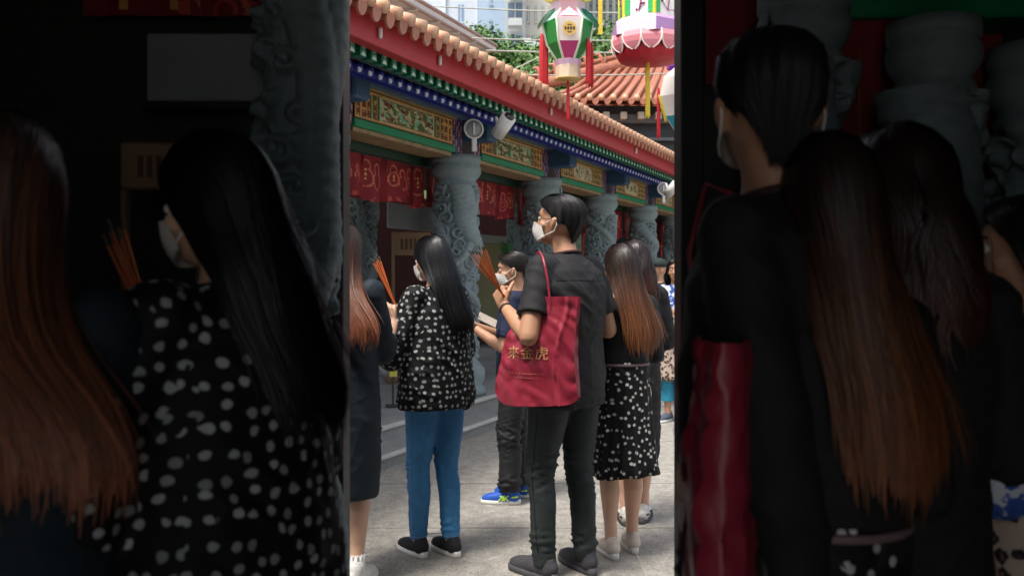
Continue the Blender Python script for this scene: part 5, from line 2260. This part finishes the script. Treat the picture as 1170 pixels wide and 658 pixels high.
hair(P6, w6, hair_mat('auburn_hair', hx('#241613'), hx('#4a2a20'), 1.5, 1.1, .36), HP_BOB, AF_LONG, lambda q: 1.38 + .01 * math.sin(q * 20), n=2300, seed=31, tipz=(1.6, 1.36), wave=.35, w=.005)
finish(w6, 1.58)

# ---------------------------------------------------------------- far people at the right doorway edge
P7 = dict(FWD, ftL=(-.09, .0), ftR=(.08, .03), faL=-.1, faR=.2, hyaw=math.radians(10), fat=1.0)
w7 = person((at(772, 0, 8.4).x, 8.4, 0), 238, 1.54, P7, 'distant woman in leopard dress over turquoise jeans, at the doorway right edge', sk_b, GW, .008)
leo = NT('leopard_print')
v = leo.coord()
vo = leo.n('ShaderNodeTexVoronoi')
vo.inputs['Scale'].default_value = 26
leo.l(v, vo.inputs['Vector'])
n1 = leo.noise(v, 42, 3, .6)
ad = leo.n('ShaderNodeMath', operation='ADD')
leo.l(vo.outputs['Distance'], ad.inputs[0])
leo.l(n1, ad.inputs[1])
leo.l(leo.ramp(ad.outputs[0], [(.0, hx('#7a6052')), (.68, hx('#7a6052')), (.74, hx('#17120f')), (.90, hx('#17120f')), (.96, hx('#b6a395'))]), leo.p.inputs['Base Color'])
leo.p.inputs['Roughness'].default_value = .8
flo = NT('floral_print')
v = flo.coord()
n1 = flo.noise(v, 24, 3, .6)
flo.l(flo.ramp(n1, [(.3, hx('#1f3f8c')), (.46, hx('#3a5fae')), (.5, hx('#d5d8de')), (.62, hx('#c9ccd6')), (.66, hx('#23448c'))]), flo.p.inputs['Base Color'])
flo.p.inputs['Roughness'].default_value = .8
torso_cloth(P7, [(.95, 0, -.01, .185, .14), (1.1, 0, -.002, .178, .138), (1.25, 0, -.01, .182, .132), (1.35, 0, -.016, .172, .11), (1.40, 0, -.018, .15, .09), (1.44, 0, -.016, .085, .065), (1.455, 0, -.012, .06, .054)], 1.6, flo.m, w7, 'floral_top', .068, .060, .006, .011, 44)
skirt(w7, leo.m, 1.16, .45, .185, .235, 5, 7, 'leopard_dress')
trousers(P7, mat('turquoise_denim', '#2d8fb0', .8, .15, 6), w7, (.098, .085, .075, .075, .070), .98, .22, .006, 'jeans', 1.0, 6)
for kk in 'LR':
    shoe(P7, kk, w7, mat('shoe_slate', '#4a5160', .7), white_sole, .255)
hair(P7, w7, hair_mat('dark_hair', hx('#15100f'), hx('#1d1614'), 1.5, 1.1, .4), HP_BOB, AF_LONG, lambda q: 1.46, n=1200, seed=41, w=.006)
finish(w7, 1.54)
P8 = dict(DOWN, ftL=(-.09, .06), ftR=(.08, -.06), faL=.1, faR=.2, fat=1.0)
w8 = person((at(752, 0, 9.5).x, 9.5, 0), 200, 1.56, P8, 'farthest worshipper, in dark cap and pale blue trousers, beyond the leopard dress', sk_b, GW, .009)
torso_cloth(P8, [(.84, 0, -.01, .185, .14), (1.1, 0, -.002, .178, .138), (1.25, 0, -.01, .182, .132), (1.35, 0, -.016, .172, .11), (1.40, 0, -.018, .15, .09), (1.44, 0, -.016, .085, .065)], 1.8, mat('dark_jacket', '#232a2c', .8), w8, 'jacket', .07, .06, .006, .012, 54)
trousers(P8, mat('pale_blue_trouser', '#5f9fc0', .8, .15, 6), w8, (.098, .085, .075, .075, .070), .98, .12, .006, 'trousers', 1.0, 6)
for kk in 'LR':
    shoe(P8, kk, w8, mat('shoe_white', '#cfccc8', .6), white_sole, .26)
b = MB()
b.stack([(1.735, 0, -.005, .02, .02), (1.72, 0, -.005, .06, .07), (1.68, 0, -.008, .088, .105), (1.63, 0, -.010, .092, .112)][::-1], 24)
b.limb([(0, .09, 1.64, .05), (0, .15, 1.63, .04)], 14, 0, None, True, (V((0, 0, 1)), .18))
b.xf(P8['MH']).build('cap', mat('cap_dark', '#1f2c2a', .8), w8)
finish(w8, 1.56)

# ================================================================== things held
tipm = mat('incense_tip', '#4d443c', .8)
orm = mat('incense_orange', '#c4622c', .7, .15, 20)
strawm = mat('incense_straw', '#c9a26a', .7, .15, 20)


def incense(base, tip, n, fan, lbl, m=orm, tail=.10, group='bundles of incense sticks'):
    base, tip = V(base), V(tip)
    e = empty('incense_bundle', base, 0, lbl, 'incense', group)
    d = (tip - base)
    L = d.length
    d.normalize()
    s = d.cross(V((0, 1, 0))).normalized()
    q = d.cross(s)
    r = random.Random(int(L * 1000) + n)
    for i in range(n):
        f = (i / (n - 1) - .5) * fan
        t = d * (L * r.uniform(.92, 1.02)) + s * f + q * r.uniform(-.3, .3) * fan
        a = -d * tail + s * (-f * .22) + V((r.uniform(-.004, .004), r.uniform(-.004, .004), 0))
        b = MB()
        b.limb([(*a, .0026), (*(t * .93), .0028)], 6)
        st = b.build('stick', m, e)
        b = MB()
        b.limb([(*(t * .93), .0034), (*t, .0034)], 6)
        b.build('burnt_tip', tipm, st)
    return e


I4 = incense(at(575, 338, 4.06), at(543, 284, 3.98), 8, .085, 'fan of orange incense sticks held by the man in black, before the nearest column', tail=.035)
# the hand sits round the sticks


def held(o, loc, H):
    """world point of a spot given in the person's own frame"""
    k = H / 1.70
    return o.location + Matrix.Rotation(o.rotation_euler[2], 3, 'Z') @ V((loc[0] * k * o.scale[0], loc[1] * k * o.scale[1], loc[2] * k * o.scale[2]))


h = held(w1, (.14, .33, 1.29), 1.62)
I1 = incense(h, h + V((-.115, 0, .27)), 5, .040, 'five tall orange incense sticks held beside the long brown hair at the left edge', tail=.05)
h = held(w7, (.0, .33, 1.22), 1.54)
I7 = incense(h, h + V((-.09, -.03, .16)), 7, .13, 'fan of straw coloured incense sticks held by the distant woman in leopard print', strawm, tail=.04)
# booklet / phone in the small worshipper's hands
e = empty('booklet', at(557, 366, 5.18), math.radians(20), 'pale folded booklet in the hands of the small worshipper', 'booklet')
b = MB()
b.box(-.06, .06, -.005, .005, -.025, .03, bev=.002)
b.xf(Matrix.Rotation(math.radians(26), 4, 'Y') @ Matrix.Rotation(math.radians(-30), 4, 'X')).build('cover', mat('booklet_cover', '#b9aca0', .5), e)

# ---------------------------------------------------------------- red shopping bag
bagm = mat('red_bag', '#94283b', .38, .10, 4, .5, 14, .01, spec=.6)


def red_bag(lbl, loc, rz, group='red shopping bags with gold lettering'):
    e = empty('shopping_bag', loc, rz, lbl, 'bag', group)
    W, H, D = .385, .465, .11
    b = MB()
    nu, nv, nd = 40, 44, 10
    idx = {}

    def left(z):
        t = z / H
        return .135 * t ** 1.6 + .02 * math.sin(t * 9) * t

    def P_(u, z, yk):
        # u 0..1 across, yk -1 front .. 1 back
        x0, x1 = left(z), W - .012 * math.sin(z / H * PI)
        x = x0 + (x1 - x0) * u
        dep = D / 2 * (1 - .35 * (z / H)) * (.55 + .45 * math.sin(PI * min(1, max(0, u)) ** .8)) if u < .8 else D / 2 * (1 - .35 * z / H) * (.60 + .4 * (1 - u) / .2)
        y = yk * dep
        if yk < 0:
            y -= .020 * math.sin(PI * u) * math.sin(PI * min(1, z / H * 1.1))
            cr = abs(u - .80 + .05 * math.sin(z * 11))
            y -= .010 * max(0, 1 - cr / .03)
        y += .011 * noise.noise(V((x * 9, z * 6, 3 + yk))) + .006 * (1 - abs(noise.noise(V((x * 14 + z * 10, z * 12, yk)))) * 3)
        zz2 = z + (.05 * max(0, 1 - u / .16) ** 2 + .02 * max(0, (u - .9) / .1) ** 2 - .022 * math.sin(PI * u)) * max(0, 1 - z / .2) + .012 * math.sin(u * 3.3) - (.02 * (1 - u) if z < .02 else 0) - .028 * (z / H) * math.sin(PI * u) ** 2 * .4
        return V((x, y, zz2))
    # front, back
    for yk in (-1, 1):
        vs = [P_(i / nu, H * j / nv, yk) for j in range(nv + 1) for i in range(nu + 1)]
        fs = [(j * (nu + 1) + i, j * (nu + 1) + i + 1, (j + 1) * (nu + 1) + i + 1, (j + 1) * (nu + 1) + i) for j in range(nv) for i in range(nu)]
        if yk > 0:
            fs = [f[::-1] for f in fs]
        b.add(vs, fs, 0, None, True)
    for u in (0, 1):
        vs = [P_(u, H * j / nv, -1 + 2 * i / nd) + V(((.016 if u == 0 else -.016) * (1 - (2 * i / nd - 1) ** 2), 0, 0)) for j in range(nv + 1) for i in range(nd + 1)]
        fs = [(j * (nd + 1) + i, j * (nd + 1) + i + 1, (j + 1) * (nd + 1) + i + 1, (j + 1) * (nd + 1) + i) for j in range(nv) for i in range(nd)]
        if u == 0:
            fs = [f[::-1] for f in fs]
        b.add(vs, fs, 0, None, True)
    vs = [P_(i / nu, 0, -1 + 2 * j / nd) for j in range(nd + 1) for i in range(nu + 1)]
    b.add(vs, [(j * (nu + 1) + i, (j + 1) * (nu + 1) + i, (j + 1) * (nu + 1) + i + 1, j * (nu + 1) + i + 1) for j in range(nd) for i in range(nu)], 0, None, True)
    b.build('bag_body', bagm, e)
    # gold lettering lying on the front
    ink = mat('gold_print', '#d39a68', .45, .15, 40)

    def text(s, size, cx, cz, name):
        cu = bpy.data.curves.new('t', 'FONT')
        cu.body = s
        cu.size = size
        cu.align_x = 'CENTER'
        cu.extrude = .0006
        cu.space_character = 1.15
        ob = bpy.data.objects.new('t', cu)
        COL.objects.link(ob)
        dg = bpy.context.evaluated_depsgraph_get()
        me = bpy.data.meshes.new_from_object(ob.evaluated_get(dg))
        bpy.data.objects.remove(ob)
        bmm = bmesh.new()
        bmm.from_mesh(me)
        bmesh.ops.subdivide_edges(bmm, edges=[g for g in bmm.edges if g.calc_length() > .02], cuts=3, use_grid_fill=False)
        bmm.to_mesh(me)
        bmm.free()
        for v in me.vertices:
            x, z, ex = v.co.x + cx, v.co.y + cz, v.co.z
            x0, x1 = left(z), W
            u = (x - x0) / (x1 - x0)
            p = P_(u, z, -1)
            v.co = V((x, p.y - .0022 - ex, p.z))
        me.materials.clear()
        me.materials.append(ink)
        o = link(name, me, e)
        return o
    text('來金虎', .062, .165, .188, 'lettering')
    text('- - - - -------- - -', .022, .155, .118, 'print_line')
    text('- - ------------ - -', .014, .155, .102, 'print_line')
    return e, P_, W, H


bg_, PB, BW, BH = red_bag('red shopping bag with gold lettering on the shoulder of the man in the court', at(568, 455, 3.985), math.radians(-19))
# handle goes over the shoulder
lo = bg_.location
R = Matrix.Rotation(math.radians(-19), 4, 'Z')


def inb(p):
    return R.inverted() @ (V(p) - V(lo))


tp = PB(.42, BH, -1)
pA = inb(at(620, 288, 3.955))
b = MB()
pts = [inb(at(630, 358, 3.865)), inb(at(628, 342, 3.865)), inb(at(626, 322, 3.88)), inb(at(623, 306, 3.88)), inb(at(620, 294, 3.91)), inb(at(617, 288, 3.97)), inb(at(613, 290, 4.06)), inb(at(611, 305, 4.14))]
b.limb([(*p, .0055) for p in pts], 10, 0, None, True, (V((0, 1, 0)), .5))
b.build('handle', bagm, bg_)

# ================================================================== NEAR PEOPLE (inside the added gate hall)


def near(src, X, Y, lbl, extra=0, dz=0, s=1.0, sx=1.0):
    l = src.location
    th = math.atan2(X, Y) - math.atan2(l.x, l.y)
    c = copy_tree(src, None, (X, Y, dz), src.rotation_euler[2] - th + extra, lbl, GN)
    c.scale = (s * sx, s * sx, s)
    return c


n1_ = near(w1, at(2, 0, 1.30).x, 1.30, 'nearby woman with long brown hair and navy dress at the dim left edge')
near(w2, at(258, 0, 1.50).x, 1.50, 'nearby black-haired woman in dotted blouse, in the dim hall left of the doorway', s=1.03)
near(w5, at(950, 0, 1.42).x, 1.42, 'nearby woman with long orange-tipped hair, in the dim hall right of the nearby man', s=1.045, sx=.86)
near(w6, at(1028, 0, 1.60).x, 1.60, 'nearby woman with shoulder-length hair in the dim hall, right of the orange-tipped hair', s=1.045)
n7_ = near(w7, at(1172, 0, 1.80).x, 1.80, 'nearby woman in leopard dress at the far right edge of the dim hall', extra=math.radians(-75))
# nearby man: arms down, seen from the side and back
P9 = dict(DOWN, ftL=(-.11, .03), ftR=(.11, -.03), hyaw=math.radians(-50), hpitch=math.radians(2), fat=.92, shw=.90)
P9.update(elL=(-.185, -.09, 1.10), wrL=(-.13, -.10, .87), elR=(.20, -.04, 1.10), wrR=(.19, .06, .86))
w9 = person((at(876, 0, 1.52).x, 1.52, 0), 140, 1.87, P9, 'nearby man in black shirt in the dim hall, just right of the doorway', sk_b, GN)
torso_cloth(P9, [(.775, 0, -.008, .175, .135), (.9, 0, -.01, .175, .138), (1.05, 0, -.002, .17, .138), (1.2, 0, -.01, .178, .140), (1.31, 0, -.016, .182, .132), (1.375, 0, -.018, .160, .102), (1.42, 0, -.016, .105, .076), (1.455, 0, -.012, .066, .058)], 1.9, blk, w9, 'shirt', .062, .058, .008, .009, 8)
b = MB()
for i in range(28):
    a, c = 2 * PI * i / 28, 2 * PI * (i + 1) / 28
    b.limb([(.062 * math.sin(a), -.014 + .058 * math.cos(a), 1.452 - .012 * math.cos(a), .0075), (.062 * math.sin(c), -.014 + .058 * math.cos(c), 1.452 - .012 * math.cos(c), .0075)], 8)
b.build('collar', mat('collar_dark', '#3a1d20', .8), w9)
trousers(P9, dkg, w9, (.108, .092, .074, .070, .058), 1.0, .06, .0065, 'trousers', 1.05, 5)
for kk in 'LR':
    shoe(P9, kk, w9, gy_up, mat('sole_dark', '#4a4a4e', .7), .285)
hair(P9, w9, hm, HP_SHORT, AF_SHORT, lambda q: 1.61 - .085 * sstep(q, .2, .7), n=4200, w=.0028, seed=6, seg=9, lock=.12)
face_mask(P9, w9, mk_w)
finish(w9, 1.80)
b2 = copy_tree(bg_, None, (at(800, 0, 1.36).x, 1.36, 0), math.radians(-102), 'red shopping bag seen edge-on beside the nearby man in the dim hall', None)
b2.location = (.380, 1.62, .84)
for q in [c for c in COL.objects if c.parent == b2 and c.name.startswith('handle')]:
    b = MB()
    b.limb([(.20, .02, .42, .005), (.17, .03, .60, .005), (.13, .02, .70, .005), (.10, -.02, .72, .005), (.10, -.05, .60, .005), (.16, -.03, .43, .005)], 8)
    q.data = b.mesh('handle', [bagm])
h = held(n1_, (.14, .33, 1.29), 1.62)
incense(h, h + V((-.10, 0, .27)), 5, .045, 'orange incense sticks beside the nearby long-haired woman at the dark left edge', tail=.05)
h = held(n7_, (.0, .33, 1.22), 1.54)
incense(h, h + V((-.09, -.03, .16)), 7, .13, 'fan of straw incense sticks at the far right edge of the dim hall', strawm, tail=.04)
